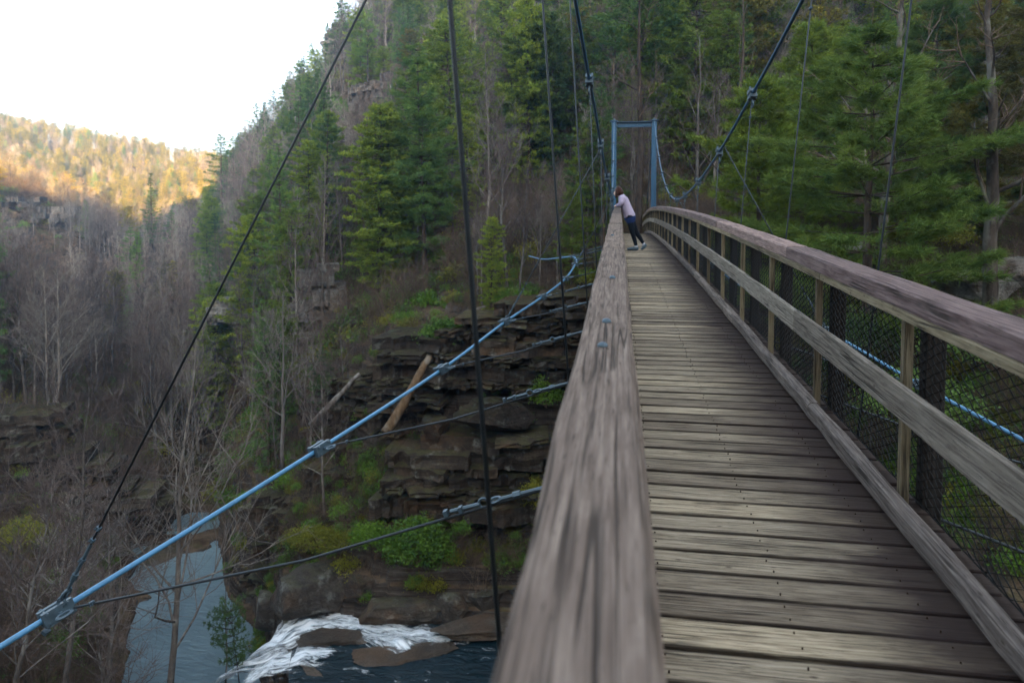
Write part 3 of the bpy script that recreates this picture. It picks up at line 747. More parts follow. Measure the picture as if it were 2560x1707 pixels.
def rail_run(name, X, dz, joints, wd, th, mat, seed, n=8, wob=.005, bev=.012, roll=0.0):
    for k in range(len(joints) - 1):
        a, b_ = joints[k], joints[k + 1]
        beam_between(name, (X, a + .003, deck_z(a) + dz), (X, b_ - .003, deck_z(b_) + dz), wd, th, mat, seed + k, n, wob, bev, roll)
# left handrail: joints as in the photograph
JL = [Y0, 5.2, 8.4, 11.6, 14.8, 18.0, 21.4, 24.8, 28.2, 31, 34, 37.4]
rail_run('handrail_cap', XL, 1.07 - .0425, JL, .162, .085, M_RAIL, 400, 14, .005, .009)
rail_run('handrail_lower_board', XL + .045, 1.07 - .085 - .024, [Y0, 3.1, 7, 11, 15, 19, 23, 27, 31, 34, 37.4], .10, .045, M_RAIL, 430)
JR = [Y0, 2.05, 5.35, 9.1, 12.5, 16, 19.5, 23, 26, 29, 32, 34.6, 37.4]
rail_run('handrail_cap', XR, 1.07 - .0425, JR, .162, .085, M_CAPR, 460, 12, .005, .010)
rail_run('handrail_lower_board', XR - .015, 1.07 - .085 - .024, [Y0, 1.3, 4.5, 8, 12, 16, 20, 24, 28, 31, 34, 37.4], .125, .045, M_POST, 490)
JM = [Y0, 1.2, 5.0, 9.2, 13, 17, 21, 24.5, 28, 31, 34, 37.4]
rail_run('middle_rail', XR - .085, .585, JM, .14, .042, M_MID, 520, 8, .004, .008, rad(90))
rail_run('middle_rail', XL + .085, .585, JM, .14, .042, M_MID, 550, 8, .004, .008, rad(90))
JK = [Y0, 1.6, 4.6, 7.6, 11.5, 15, 19, 23, 27, 30, 33, 37.4]
rail_run('kerb_rail', 1.255, .085, JK, .075, .092, M_KERB, 580, 12, .007, .020)
rail_run('kerb_rail', .025, .085, JK, .075, .092, M_KERB, 610, 8, .006, .020)
# side beams under the deck
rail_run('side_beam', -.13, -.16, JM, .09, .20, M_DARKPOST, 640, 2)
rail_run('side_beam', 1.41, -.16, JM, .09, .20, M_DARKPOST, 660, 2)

# posts, dark outer posts, wire mesh panels
S, YA = 1.43, 3.40
npost = range(-3, 24)
ME_POST = board_mesh('rail_post', .93, .040, .040, M_POST, 3, .002, 700, .004)
ME_DPOST = board_mesh('outer_post', 1.06, .085, .085, M_DARKPOST, 3, .003, 701, .006)
def mesh_panel_mesh():
    mb = MB(); p = .045; r_ = .0034; H = .90; nz = int(H / (p / 2)); nx = int(S / p)
    for i in range(nx + 1):
        x0 = -S / 2 + i * p; pts = []
        for k in range(nz + 1):
            side = (k + (0 if True else i)) % 2
            pts.append([x0 + (p * .5 if side else -.5 * p) * (1 if i % 2 == 0 else -1) * .98, (.003 if side else -.003), -H / 2 + k * H / nz])
        mb.tube(pts, r_, 3, False)
    mb.tube([[-S / 2, 0, H / 2], [S / 2, 0, H / 2]], .004, 4); mb.tube([[-S / 2, 0, -H / 2], [S / 2, 0, -H / 2]], .004, 4)
    return mb.mesh('wire_mesh_panel', M_MESH)
ME_PANEL = mesh_panel_mesh()
for i in npost:
    yy = YA + i * S
    if yy < Y0 or yy > Y1 - .5: continue
    a = math.atan(slope_at(yy))
    for X, sgn in ((XR, 1), (XL, -1)):
        xin = X + sgn * .012
        o = inst('rail_post', ME_POST, (xin, yy, deck_z(yy) + .475), (0, 0, 0), (1, 1, 1), bridge)
        o.rotation_euler = Matrix(((0, 0, 1), (0, 1, 0), (-1, 0, 0))).to_euler(); o.location = Vector((xin, yy, deck_z(yy) + .475)) - BO
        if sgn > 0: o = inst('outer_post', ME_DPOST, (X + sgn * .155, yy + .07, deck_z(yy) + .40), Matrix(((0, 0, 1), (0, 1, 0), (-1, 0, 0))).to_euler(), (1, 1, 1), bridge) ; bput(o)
        ym = yy + S / 2
        o = inst('wire_mesh_panel', ME_PANEL, (X + sgn * .105, ym, deck_z(ym) + .47), (0, -math.atan(slope_at(ym)), rad(90)), (1, 1, 1), bridge); bput(o)
        o['kind'] = 'stuff'

# bolt heads on the near handrail
mb = MB(); mb.tube([[0, 0, -.012], [0, 0, .004], [0, 0, .010], [0, 0, .012]], [.016, .016, .011, .004], 10)
ME_BOLT = mb.mesh('bolt_head', M_STEEL, True)
for (x, yv) in ((-.045, 2.02), (-.040, 2.38), (-.03, 3.5), (-.06, 6.4)):
    bput(inst('bolt_head', ME_BOLT, (x, yv, cap_z(yv)), (0, 0, 0), (1, 1, 1), bridge))

# hanger stations
ST = [1.60 + 2.28 * k for k in range(13)]
CRx = lambda y: float(np.interp(y, [-2, 1.8, 4.1, 7, 9.2, 12, 15, 18, 24, 31.5], [2.3, 2.17, 2.05, 1.90, 1.78, 1.68, 1.62, 1.60, 1.64, 1.72]))
_cy = [-2, 4.1, 7, 9.2, 11.4, 13.6, 15.8, 18, 20.2, 22.4, 24.6, 27, 29, 31.5]
def fitpx():
    # cable heights taken along the right-hand cable
    px = {7: (2005, 5), 9.2: (1868, 255), 11.4: (1793, 390), 13.6: (1744, 457), 15.8: (1712, 489), 18: (1693, 499)}
    return {k: atY(v[0], v[1], k) for k, v in px.items()}
_c = fitpx()
_zk = np.array([7, 9.2, 11.4, 13.6, 15.8, 18]); _zz = np.array([_c[k].z for k in _zk]); _zx = np.array([_c[k].x for k in _zk])
_pf = np.polyfit(_zk, _zz, 2)
_top = atY(1636, 301, 31.5)
def cable_z(y):
    if y <= 17: return float(np.polyval(_pf, y))
    z17 = float(np.polyval(_pf, 17)); s17 = float(2 * _pf[0] * 17 + _pf[1]); d = y - 17; L = 31.5 - 17
    k = (_top.z - z17 - s17 * L) / L ** 2
    return z17 + s17 * d + k * d * d
_px = np.polyfit(_zk, _zx, 2)
def cable_x(y):
    if y < 7: return _zx[0] + (7 - y) * .045
    if y <= 18: return float(np.interp(y, _zk, _zx))
    return float(np.interp(y, [18, 31.5], [_zx[-1], _top.x]))
MIDX = (XL + XR) / 2
def side_x(y, s): return MIDX + s * (cable_x(y) - MIDX)

def clamp_mesh(mat):
    """saddle clamp: cable along local Y, pendant eye below"""
    mb = MB()
    mb.box(-.045, .045, -.075, .075, .018, .055); mb.box(-.045, .045, -.075, .075, -.055, -.018)
    for yy_ in (-.05, .05):
        for xx in (-.034, .034):
            mb.tube([[xx, yy_, -.075], [xx, yy_, .08]], .009, 6)
            mb.tube([[xx, yy_, .055], [xx, yy_, .07]], .016, 6)
    mb.tube([[0, 0, -.05], [0, 0, -.10]], .014, 6)
    mb.ring((0, 0, -.135), (1, 0, 0), .035, .010, 12, 5)
    return mb.mesh('cable_clamp', mat)
ME_CLAMP = clamp_mesh(M_STEEL)
def clip_mesh(mat):
    mb = MB()
    z = 0
    mb.box(-.014, .014, -.010, .018, z - .011, z + .011); mb.ring((0, -.002, z), (0, 0, 1), .012, .0045, 8, 4)
    mb.tube([[-.010, .010, z], [-.010, .030, z]], .005, 5); mb.tube([[.010, .010, z], [.010, .030, z]], .005, 5)
    return mb.mesh('wire_clip', mat)
ME_CLIP = clip_mesh(M_STEEL)
def turn_mesh(mat):
    """eye, shackle and turnbuckle along local Z"""
    mb = MB()
    mb.ring((0, 0, 0), (1, 0, 0), .038, .011, 14, 5); mb.ring((0, 0, -.075), (0, 1, 0), .030, .009, 12, 5)
    mb.tube([[0, 0, .04], [0, 0, .42]], .012, 6); mb.tube([[0, 0, .12], [0, 0, .17]], .022, 6)
    mb.tube([[0, 0, -.10], [0, 0, -.30]], .013, 6)
    for k in (0, 1): mb.box(-.018, .018, -.014, .03, -.24 - k * .1, -.215 - k * .1)
    return mb.mesh('turnbuckle', mat)
ME_TURN = turn_mesh(M_STEEL)

def along(name, me, p, d, parent, up=Vector((0, 0, 1)), axis='Z', s=1.0):
    """place mesh with its local Z along d"""
    q = Vector(d).normalized().to_track_quat(axis, 'X' if axis != 'X' else 'Z')
    o = inst(name, me, Vector(p) - BO, q.to_euler(), (s, s, s), parent)
    return o

def cable(name, pts, radius, mat, sides=8, parent=bridge, label=None):
    mb = MB(); mb.tube(np.array([tuple(Vector(p) - BO) for p in pts]), radius, sides)
    o = mb.build(name, mat, parent, True)
    if label: o['label'] = label
    return o

for s in (1, -1):
    ys = np.linspace(-2.5, 31.5, 70)
    pts = [(side_x(v, s), v, cable_z(v)) for v in ys]
    pts += [(side_x(31.5, s) , 34, _top.z - .9), (side_x(31.5, s), 38, _top.z - 3.2), (side_x(31.5, s), 42, _top.z - 5.6)]
    mc = cable('main_cable', pts, .019, M_ROPE if False else M_TOWER, 8)
    for k, yv in enumerate(ST):
        yv += .50 if s > 0 else 0.0
        top = Vector((side_x(yv, s), yv, cable_z(yv))); bot = Vector((MIDX + s * (.80 if s > 0 else .88), yv, deck_z(yv) - .12))
        if yv > 30.5: continue
        dy = Vector((side_x(yv + .1, s) - side_x(yv - .1, s), .2, cable_z(yv + .1) - cable_z(yv - .1)))
        q = dy.normalized().to_track_quat('Y', 'Z')
        inst('cable_clamp', ME_CLAMP, top - BO, q.to_euler(), (1, 1, 1), mc)
        dn = (bot - top).normalized(); ln_ = (bot - top).length
        hg = cable('hanger', [top + dn * .12, top + dn * (ln_ * .5), bot], .0064, M_ROPE, 6)
        if ln_ > .7:
            along('wire_clip', ME_CLIP, top + dn * .28, -dn, hg)
            along('wire_clip', ME_CLIP, bot - dn * .45, dn, hg)

# wind guy cables
WC = {4.1: (141.5, 1529), 6.35: (800, 1121), 8.6: (1105, 923), 10.85: (1262.6, 805), 13.1: (1355, 743), 15.35: (1413, 697), 17.6: (1438, 662)}
wpts = {k: atY(v[0], v[1], k) for k, v in WC.items()}
w_far = {19.85: atY(1441, 650, 19.85), 22.1: atY(1432, 642, 22.1), 24.35: atY(1404, 644, 24.35), 27.0: atY(1358, 648, 27.0), 30: atY(1322, 640, 30)}
wpts.update(w_far)
near_pt = wpts[4.1] + (wpts[4.1] - wpts[6.35]) * 1.6 + Vector((-.5, 0, -.3))
ctrl = [near_pt + (near_pt - wpts[4.1]) * 1.2, near_pt] + [wpts[k] for k in sorted(wpts)]
def catmull(C, n=8):
    out = []
    C = [C[0] * 2 - C[1]] + C + [C[-1] * 2 - C[-2]]
    for i in range(1, len(C) - 2):
        for k in range(n):
            t = k / n; p0, p1, p2, p3 = C[i - 1:i + 3]
            out.append(.5 * ((2 * p1) + (p2 - p0) * t + (2 * p0 - 5 * p1 + 4 * p2 - p3) * t * t + (3 * p1 - p0 - 3 * p2 + p3) * t ** 3))
    out.append(C[-2]); return out
for s in (-1, 1):
    mir = (lambda p: Vector(p)) if s < 0 else (lambda p: Vector((2 * MIDX - p.x, p.y, p.z + .0)))
    wp = catmull([mir(p) for p in ctrl])
    wc = cable('wind_cable', wp, .021, M_BLUE, 10, label='bright blue guy cable sweeping out beside the bridge')
    for k in sorted(wpts):
        p = mir(wpts[k])
        if k > 25: continue
        att = Vector((MIDX + s * .80, k, deck_z(k) - .22)); d = (att - p).normalized(); L = (att - p).length
        i0 = min(range(len(wp)), key=lambda i: (wp[i] - p).length); tg = (wp[min(i0 + 1, len(wp) - 1)] - wp[max(0, i0 - 1)]).normalized()
        q = Matrix((d.cross(tg).cross(d) if False else (-d).cross(tg).normalized(), tg, (-d - tg * (-d).dot(tg)).normalized())).transposed().to_euler() if False else None
        zv = (-d - tg * (-d).dot(tg)).normalized(); xv = tg.cross(zv)
        o = inst('cable_clamp', ME_CLAMP, p - BO, Matrix((xv, tg, zv)).transposed().to_euler(), (1.15, 1.3, 1.15), wc)
        tie = cable('tie_cable', [p + d * .15, p + d * (L * .5) + Vector((0, 0, -.02 * L)), att], .0095, M_ROPE, 6)
        along('wire_clip', ME_CLIP, p + d * .30, d, tie)
        if L > 1.3 and s < 0:
            ts = att - d * min(.62, L * .4)
            along('turnbuckle', ME_TURN, ts, d, tie)
        if abs(k - 4.1) < .1 or abs(k - 10.85) < .1 or abs(k - 17.6) < .1:
            tp = Vector((side_x(k, s), k, cable_z(k))); dd = (tp - p).normalized(); LL = (tp - p).length
            hg = cable('guy_hanger', [p + dd * .1, tp], .0085, M_ROPE, 6)
            for f_ in (.45, .62, .72):
                along('wire_clip', ME_CLIP, p + dd * min(f_, LL * .3), dd, hg, s=1.1)
            along('turnbuckle', ME_TURN, p + dd * .16, dd, hg)
            along('wire_clip', ME_CLIP, p + dd * LL * .78, dd, hg); along('wire_clip', ME_CLIP, p + dd * LL * .74, dd, hg)

# far portal tower
def tower(yv, top, rootname='portal_tower'):
    t = bpy.data.objects.new(rootname, None); link(t, bridge); t.location = Vector((MIDX, yv, deck_z(yv))) - BO
    t['label'] = 'blue painted steel portal frame at the far end of the bridge'
    base_z = deck_z(yv) - 1.6; H = top.z - base_z; zb = base_z - deck_z(yv)
    for s in (-1, 1):
        x = s * (top.x - MIDX); mb = MB()
        w_, d_ = .22, .30
        # H-section column
        mb.box(x - w_ / 2, x + w_ / 2, -d_ / 2, -d_ / 2 + .03, zb, zb + H - .02); mb.box(x - w_ / 2, x + w_ / 2, d_ / 2 - .03, d_ / 2, zb, zb + H - .02)
        mb.box(x - .015, x + .015, -d_ / 2 + .03, d_ / 2 - .03, zb, zb + H - .02)
        mb.box(x - .24, x + .24, -.26, .26, zb - .05, zb)
        mb.box(x - .17, x + .17, -.19, .19, zb + H - .02, zb + H + .015)
        mb.build('column', M_TOWER, t)
        m2 = MB(); m2.box(x - .055, x + .055, -.12, .12, zb + H + .015, zb + H + .06); m2.ring((x, 0, zb + H + .02), (1, 0, 0), .09, .03, 14, 5); m2.build('cable_saddle', M_STEEL, t)
    xa = top.x - MIDX - .13; z1 = zb + H - .13; mb = MB()
    mb.box(-xa, xa, -.11, .11, z1 + .07, z1 + .095); mb.box(-xa, xa, -.11, .11, z1 - .155, z1 - .13); mb.box(-xa, xa, -.014, .014, z1 - .13, z1 + .07)
    for xx in np.linspace(-xa + .3, xa - .3, 4): mb.box(xx - .008, xx + .008, -.09, -.015, z1 - .128, z1 + .068)
    mb.build('cross_beam', M_TOWER, t)
tower(31.6, _top)

# ------------------------------------------------------------------ the person leaning on the rail
M_SKIN = plain('skin', (.55, .36, .28), .5, .08); M_HAIR = plain('dark_brown_hair', (.035, .016, .013), .45, .5, 40)
M_TOP = plain('lavender_knit', (.30, .265, .36), .85, .12, 30); M_LEG = plain('dark_leggings', (.006, .009, .015), .7, .3, 30)
M_SHORT = plain('navy_waist', (.010, .022, .075), .8, .3, 20); M_SHOE = plain('blue_grey_shoe', (.07, .10, .13), .7, .3, 30); M_SOCK = plain('pale_sock', (.35, .37, .42), .8, .1, 30)
def capsules(name, parts, mat, parent, vox=.012, smooth=6):
    """one continuous surface grown over tapered limbs"""
    mb = MB()
    for pts, R in parts:
        pts = np.array(pts, float); R = np.array(R, float)
        tt = np.linspace(0, len(pts) - 1, (len(pts) - 1) * 4 + 1)
        P = np.stack([np.interp(tt, np.arange(len(pts)), pts[:, k]) for k in range(3)], 1); RR = np.interp(tt, np.arange(len(pts)), R)
        d0 = P[0] - P[1]; d1 = P[-1] - P[-2]; d0 /= np.linalg.norm(d0); d1 /= np.linalg.norm(d1)
        P = np.concatenate([[P[0] + d0 * RR[0] * .9], [P[0] + d0 * RR[0] * .6], P, [P[-1] + d1 * RR[-1] * .6], [P[-1] + d1 * RR[-1] * .9]])
        RR = np.concatenate([[RR[0] * .35], [RR[0] * .8], RR, [RR[-1] * .8], [RR[-1] * .35]])
        mb.tube(P, RR, 12)
    o = mb.build(name, mat, parent)
    rm = o.modifiers.new('remesh', 'REMESH'); rm.mode = 'VOXEL'; rm.voxel_size = vox; rm.use_smooth_shade = True
    sm = o.modifiers.new('smooth', 'SMOOTH'); sm.iterations = smooth; sm.factor = .5
    return o
PY = 17.4
p0 = Vector((0, PY, deck_z(PY)))
per = empty('person', p0)
tag(per, 'person in lavender long-sleeved top and dark leggings leaning over the wooden handrail', 'person')
# local frame: +X is away from the rail, the rail cap top is at z = 1.07
body = capsules('body', [
    ([(-.03, -.01, 1.43), (.05, 0, 1.34)], [.055, .06]), ([(-.035, 0, 1.455), (-.07, 0, 1.42)], [.085, .07]), ([(-.085, 0, 1.40), (-.125, 0, 1.425)], [.045, .02]),
    ([(-.03, -.01, 1.12), (-.09, .02, 1.105)], [.035, .028]), ([(-.03, .16, 1.12), (-.09, .13, 1.105)], [.035, .028]),
    ([(-.09, .02, 1.10), (-.115, .05, 1.098)], [.02, .012]), ([(-.09, .0, 1.10), (-.125, .02, 1.097)], [.016, .011]), ([(-.085, -.02, 1.10), (-.12, -.005, 1.095)], [.016, .010]), ([(-.08, -.035, 1.10), (-.112, -.03, 1.094)], [.015, .010]), ([(-.06, .03, 1.10), (-.07, .065, 1.10)], [.016, .011]),
    ([(.05, 0, 1.34), (.25, 0, .85)], [.08, .10]), ([(.265, -.07, .80), (.33, -.085, .46), (.425, -.085, .10)], [.06, .035, .025]), ([(.285, .07, .80), (.40, .08, .47), (.58, .09, .16)], [.06, .035, .025])], M_SKIN, per, .010, 4)
capsules('hair', [([(-.02, 0, 1.50), (.02, 0, 1.43), (.055, 0, 1.34)], [.10, .10, .055]), ([(-.055, -.055, 1.50), (-.065, -.085, 1.42), (-.075, -.085, 1.33)], [.05, .04, .025]), ([(-.055, .055, 1.50), (-.065, .085, 1.42), (-.08, .085, 1.33)], [.05, .04, .025]), ([(-.09, 0, 1.51), (-.03, 0, 1.54)], [.03, .07])], M_HAIR, per, .011, 3)
capsules('top', [([(.065, 0, 1.32), (.10, 0, 1.25), (.17, 0, 1.08), (.235, 0, .93), (.26, 0, .865)], [.10, .135, .135, .14, .15]),
    ([(.07, -.10, 1.30), (.07, .10, 1.30)], [.085, .085]),
    ([(.07, -.17, 1.29), (.06, -.215, 1.20), (.02, -.20, 1.135), (-.045, -.03, 1.125)], [.072, .062, .055, .042]),
    ([(.07, .17, 1.29), (.05, .215, 1.20), (.01, .21, 1.135), (-.045, .14, 1.125)], [.072, .062, .055, .042])], M_TOP, per, .012, 5)
capsules('shorts', [([(.25, 0, .88), (.275, 0, .80)], [.135, .145]), ([(.27, -.07, .80), (.285, -.075, .70)], [.105, .095]), ([(.285, .07, .80), (.30, .07, .70)], [.105, .095])], M_SHORT, per, .012, 5)
capsules('leggings', [([(.265, -.07, .82), (.30, -.08, .62), (.33, -.085, .46), (.385, -.085, .28), (.425, -.085, .12)], [.10, .082, .062, .056, .042]),
    ([(.285, .07, .82), (.36, .075, .62), (.42, .08, .47), (.53, .085, .30), (.605, .09, .17)], [.10, .082, .062, .056, .042])], M_LEG, per, .011, 4)
for nm, pts, R, m_ in (('sock', [(.425, -.085, .125), (.43, -.085, .075)], [.042, .044], M_SOCK), ('sock', [(.605, .09, .175), (.625, .09, .135)], [.042, .044], M_SOCK)):
    capsules(nm, [(pts, R)], m_, per, .010, 2)
capsules('shoe', [([(.445, -.085, .050), (.36, -.09, .045), (.235, -.10, .032)], [.052, .048, .034])], M_SHOE, per, .010, 3)
capsules('shoe', [([(.65, .09, .125), (.62, .09, .07), (.575, .085, .03)], [.048, .046, .032])], M_SHOE, per, .010, 3)

# ------------------------------------------------------------------ vegetation makers
def unit(v): return v / (np.linalg.norm(v, axis=-1, keepdims=True) + 1e-9)
def blades(C, d, n, length, width, rng, spread=.7, up=.3):
    """n thin triangles per clump centre C with main direction d"""
    C = np.repeat(C, n, 0); d = np.repeat(d, n, 0)
    v = unit(d + rng.normal(0, spread, d.shape) + np.array([0, 0, up]))
    side = unit(np.cross(v, rng.normal(0, 1, v.shape)))
    L = length * rng.uniform(.6, 1.2, (len(C), 1)); C = C + rng.normal(0, length * .18, C.shape)
    V = np.stack([C - side * width / 2, C + side * width / 2, C + v * L], 1).reshape(-1, 3)
    return V, np.arange(len(V)).reshape(-1, 3)
def leaves(C, n, length, width, rng, spread=.3, up=.4):
    C = np.repeat(C, n, 0) + rng.normal(0, spread, (len(C) * n, 3))
    v = unit(rng.normal(0, 1, C.shape) + np.array([0, 0, up])); side = unit(np.cross(v, rng.normal(0, 1, v.shape)))
    L = length * rng.uniform(.6, 1.25, (len(C), 1))
    V = np.stack([C, C + v * L * .5 + side * width / 2, C + v * L, C + v * L * .5 - side * width / 2], 1).reshape(-1, 3)
    return V, np.arange(len(V)).reshape(-1, 4)

def trunk_path(h, rng, lean=.03, n=9):
    t = np.linspace(0, 1, n); off = np.cumsum(rng.normal(0, lean * h / n, (n, 2)), 0); off -= off[0]
    return np.stack([off[:, 0], off[:, 1], t * h - .4], 1)

def pine(seed, h=18, base=.3, R=3.2, whorl=.62, nb=5, blade=.34, bw=.045, per=7, dens=5.5, droop=.0, upt=.25, spread=.75, profile='pine', needles=M_PINE, bark=M_BARK, r0=None, dead=4):
    rng = np.random.default_rng(seed); P = trunk_path(h, rng, .02); r0 = r0 or h * .014
    tb = MB(); tt = np.linspace(0, 1, len(P)); tb.tube(P, r0 * (1 - tt * .93), 7)
    cen = []; dirs = []
    z = base * h
    while z < h * .985:
        t = (z - base * h) / (h * (1 - base))
        if profile == 'pine': prof = (1 - t ** 1.7) ** .85 * (.55 + .45 * min(1, t * 4 + .3)) + .05
        elif profile == 'cone': prof = (1 - t) ** .95 + .06
        else: prof = math.sqrt(max(0, 1 - (2 * t - .9) ** 2 * .8)) * .9 + .05
        pb = np.array([np.interp(z, P[:, 2], P[:, k]) for k in range(3)])
        az0 = rng.uniform(0, 6.28); prof *= rng.uniform(.62, 1.2)
        for b_ in range(nb):
            if rng.random() < .15: continue
            az = az0 + b_ * 6.283 / nb + rng.normal(0, .25); L = R * prof * rng.uniform(.55, 1.18)
            if L < .15: continue
            el = -droop + upt * t + rng.normal(0, .10); dh = np.array([math.cos(az), math.sin(az), 0])
            s = np.linspace(0, 1, 5)
            bp = pb + dh * (s[:, None] * L * math.cos(el)) + np.array([0, 0, 1.0]) * (L * (math.sin(el) * s + .10 * s ** 2 - droop * .2 * s ** 2))[:, None]
            tb.tube(bp, np.linspace(max(.018, r0 * .16), .008, 5), 3, False)
            n = max(3, int(L * dens)); ss = rng.uniform(.25, 1.0, n) ** .8
            lat = rng.uniform(-1, 1, n) * .38 * L * (1.1 - ss)
            sd_ = np.array([-math.sin(az), math.cos(az), 0])
            c = np.stack([np.interp(ss, s, bp[:, k]) for k in range(3)], 1) + sd_ * lat[:, None] + rng.normal(0, .05, (n, 3)) * np.array([1, 1, .8])
            d = unit(dh * .8 + sd_ * np.sign(lat)[:, None] * .6)
            cen.append(c); dirs.append(d)
        z += whorl * rng.uniform(.7, 1.3) * (1.0 - .45 * t)
    # dead lower branches
    for k in range(dead):
        z = rng.uniform(min(.25, base * .6), base + .05) * h; az = rng.uniform(0, 6.28); L = R * rng.uniform(.3, .7)
        pb = np.array([np.interp(z, P[:, 2], P[:, k2]) for k2 in range(3)])
        s = np.linspace(0, 1, 4); bp = pb + np.stack([np.cos(az + s * .3) * s * L, np.sin(az + s * .3) * s * L, -s * .15 * L + rng.normal(0, .04, 4)], 1)
        tb.tube(bp, np.linspace(.03, .006, 4), 3, False)
    V, T = blades(np.concatenate(cen), np.concatenate(dirs), per, blade, bw, rng, spread)
    return tb.mesh('trunk', bark, True), mesh_np('crown', V, [T], [needles])

def bare(seed, h=13, levels=3, nb=16, spread=.75, base=.28, r0=None, bark=M_GREYB, twig=M_TWIG, R=.38, sub=6, sub2=5, fine=.006):
    rng = np.random.default_rng(seed); P = trunk_path(h, rng, .05, 11); r0 = r0 or h * .012
    tb = MB(); cb = MB(); tt = np.linspace(0, 1, len(P)); tb.tube(P, r0 * (1 - tt * .92), 6)
    def branch(p, d, L, rr, lev):
        n = 5 if lev == 1 else 4
        pts = [p]; dd = d.copy()
        for k in range(n - 1):
            dd = unit(dd + rng.normal(0, .16, 3) + np.array([0, 0, .10])); pts.append(pts[-1] + dd * L / (n - 1))
        pts = np.array(pts)
        (tb if lev == 1 else cb).tube(pts, np.linspace(rr, max(fine * .6, rr * .3), n), 4 if lev == 1 else 3, False)
        if lev < levels:
            for k in range(sub if lev == 1 else sub2):
                s = rng.uniform(.25, 1.0); q = np.array([np.interp(s, np.linspace(0, 1, n), pts[:, a]) for a in range(3)])
                nd = unit(dd * .75 + rng.normal(0, .55, 3) + np.array([0, 0, .12]))
                branch(q, nd, L * rng.uniform(.35, .6), max(fine, rr * .45), lev + 1)
    for k in range(nb):
        z = h * (base + (1 - base) * (k + rng.uniform(0, 1)) / nb) * .97
        t = z / h; az = k * 2.4 + rng.normal(0, .5); el = rng.uniform(.25, .95) + t * .3
        pb = np.array([np.interp(z, P[:, 2], P[:, a]) for a in range(3)])
        L = h * R * (1.15 - t) * rng.uniform(.7, 1.2)
        branch(pb, np.array([math.cos(az) * math.cos(el), math.sin(az) * math.cos(el), math.sin(el)]), L, max(.012, r0 * .38 * (1.1 - t)), 1)
    return tb.mesh('trunk', bark, True), cb.mesh('crown', twig, True)

def bush(seed, R=(1.2, 1.0, 1.0), n=420, leaf=.15, lw=.055, mat=M_RHODO, per=7, hollow=.45):
    rng = np.random.default_rng(seed)
    d = unit(rng.normal(0, 1, (n, 3))); d[:, 2] = np.abs(d[:, 2]) * 1.0 - .15
    rr = rng.uniform(hollow, 1.0, n) * (1 + .28 * noise3(d, 2.3, seed)); C = d * rr[:, None] * np.array(R) + np.array([0, 0, R[2] * .25])
    V, Q = leaves(C, per, leaf, lw, rng, .10)
    sb = MB()
    for k in range(14):
        e = C[rng.integers(0, n)]; s = np.linspace(0, 1, 4)[:, None]
        sb.tube(np.array([0, 0, -.2]) * (1 - s) + e * s + rng.normal(0, .04, (4, 3)), np.linspace(.022, .006, 4), 3, False)
    return sb.mesh('stems', M_BRUSH, True), mesh_np('foliage', V, [Q], [mat])

def twiggy(seed, h=1.6, n=16, mat=M_BRUSH, lean=0.35):
    rng = np.random.default_rng(seed); mb = MB()
    for k in range(n):
        az = rng.uniform(0, 6.28); L = h * rng.uniform(.5, 1.15); d = unit(np.array([math.cos(az) * lean, math.sin(az) * lean, 1]) + rng.normal(0, .2, 3))
        p = rng.normal(0, .18 * h, 3) * np.array([1, 1, 0]); pts = [p]
        for q in range(3): d = unit(d + rng.normal(0, .22, 3)); pts.append(pts[-1] + d * L / 3)
        mb.tube(np.array(pts), np.linspace(.012, .004, 4), 3, False)
        for q in range(4):
            s = rng.uniform(.3, 1); b0 = np.array(pts[1]) * (1 - s) + np.array(pts[3]) * s; e = unit(d + rng.normal(0, .7, 3))
            mb.tube(np.array([b0, b0 + e * L * .22, b0 + unit(e + rng.normal(0, .3, 3)) * L * .42]), np.array([.006, .005, .003]), 3, False)
    return mb.mesh('brush', mat, True)

def thing2(name, meshes, names, loc, rz, sc3, label, cat, group=None, lean=(0, 0)):
    e = bpy.data.objects.new(name, None); e.location = loc; e.rotation_euler = (lean[0], lean[1], rz); e.scale = sc3; link(e)
    tag(e, label, cat, group)
    for m_, nm in zip(meshes, names):
        o = bpy.data.objects.new(nm, m_); link(o, e)
    return e
def plant(name, meshes, names, u, D, s, label, cat, group=None, rz=None, sink=.15, z=None, lean=(0, 0), sxy=None):
    zz = float(ground(u, D)[0]) - sink if z is None else z
    p = wpos(u, D, zz)
    return thing2(name, meshes, names, p, random.uniform(0, 6.28) if rz is None else rz, (sxy or s, sxy or s, s), label, cat, group, lean)
TC = ('trunk', 'crown')

# prototypes
PINES = [pine(900 + k, 18, .32 + .04 * k, 3.0, .90, 5, blade=.36, bw=.055, per=9, dens=7) for k in range(4)] + [pine(910 + k, 18, .10, 2.7, .5, 5, profile='pine', blade=.32, bw=.055, per=8, dens=6.5) for k in range(2)]
HEMS = [pine(930 + k, 15, .12, 2.8, .42, 5, blade=.26, bw=.08, per=8, dens=9, droop=.12, spread=.9, profile='round', needles=M_HEM) for k in range(3)]
OLIVES = [pine(950 + k, 14, .18, 2.9, .5, 5, blade=.26, bw=.075, per=8, dens=8, spread=.9, profile='round', needles=M_OLIVE) for k in range(2)]
BARES = [bare(970 + k, 13, 3, 17, sub=7, sub2=6, fine=.011, bark=M_GREYB, twig=M_TWIG) for k in range(5)]
BARESP = [bare(980 + k, 12, 3, 15, sub=7, sub2=6, fine=.011, bark=M_PALETWIG, twig=M_PALETWIG) for k in range(2)]
BRUSH = [twiggy(990 + k) for k in range(4)]

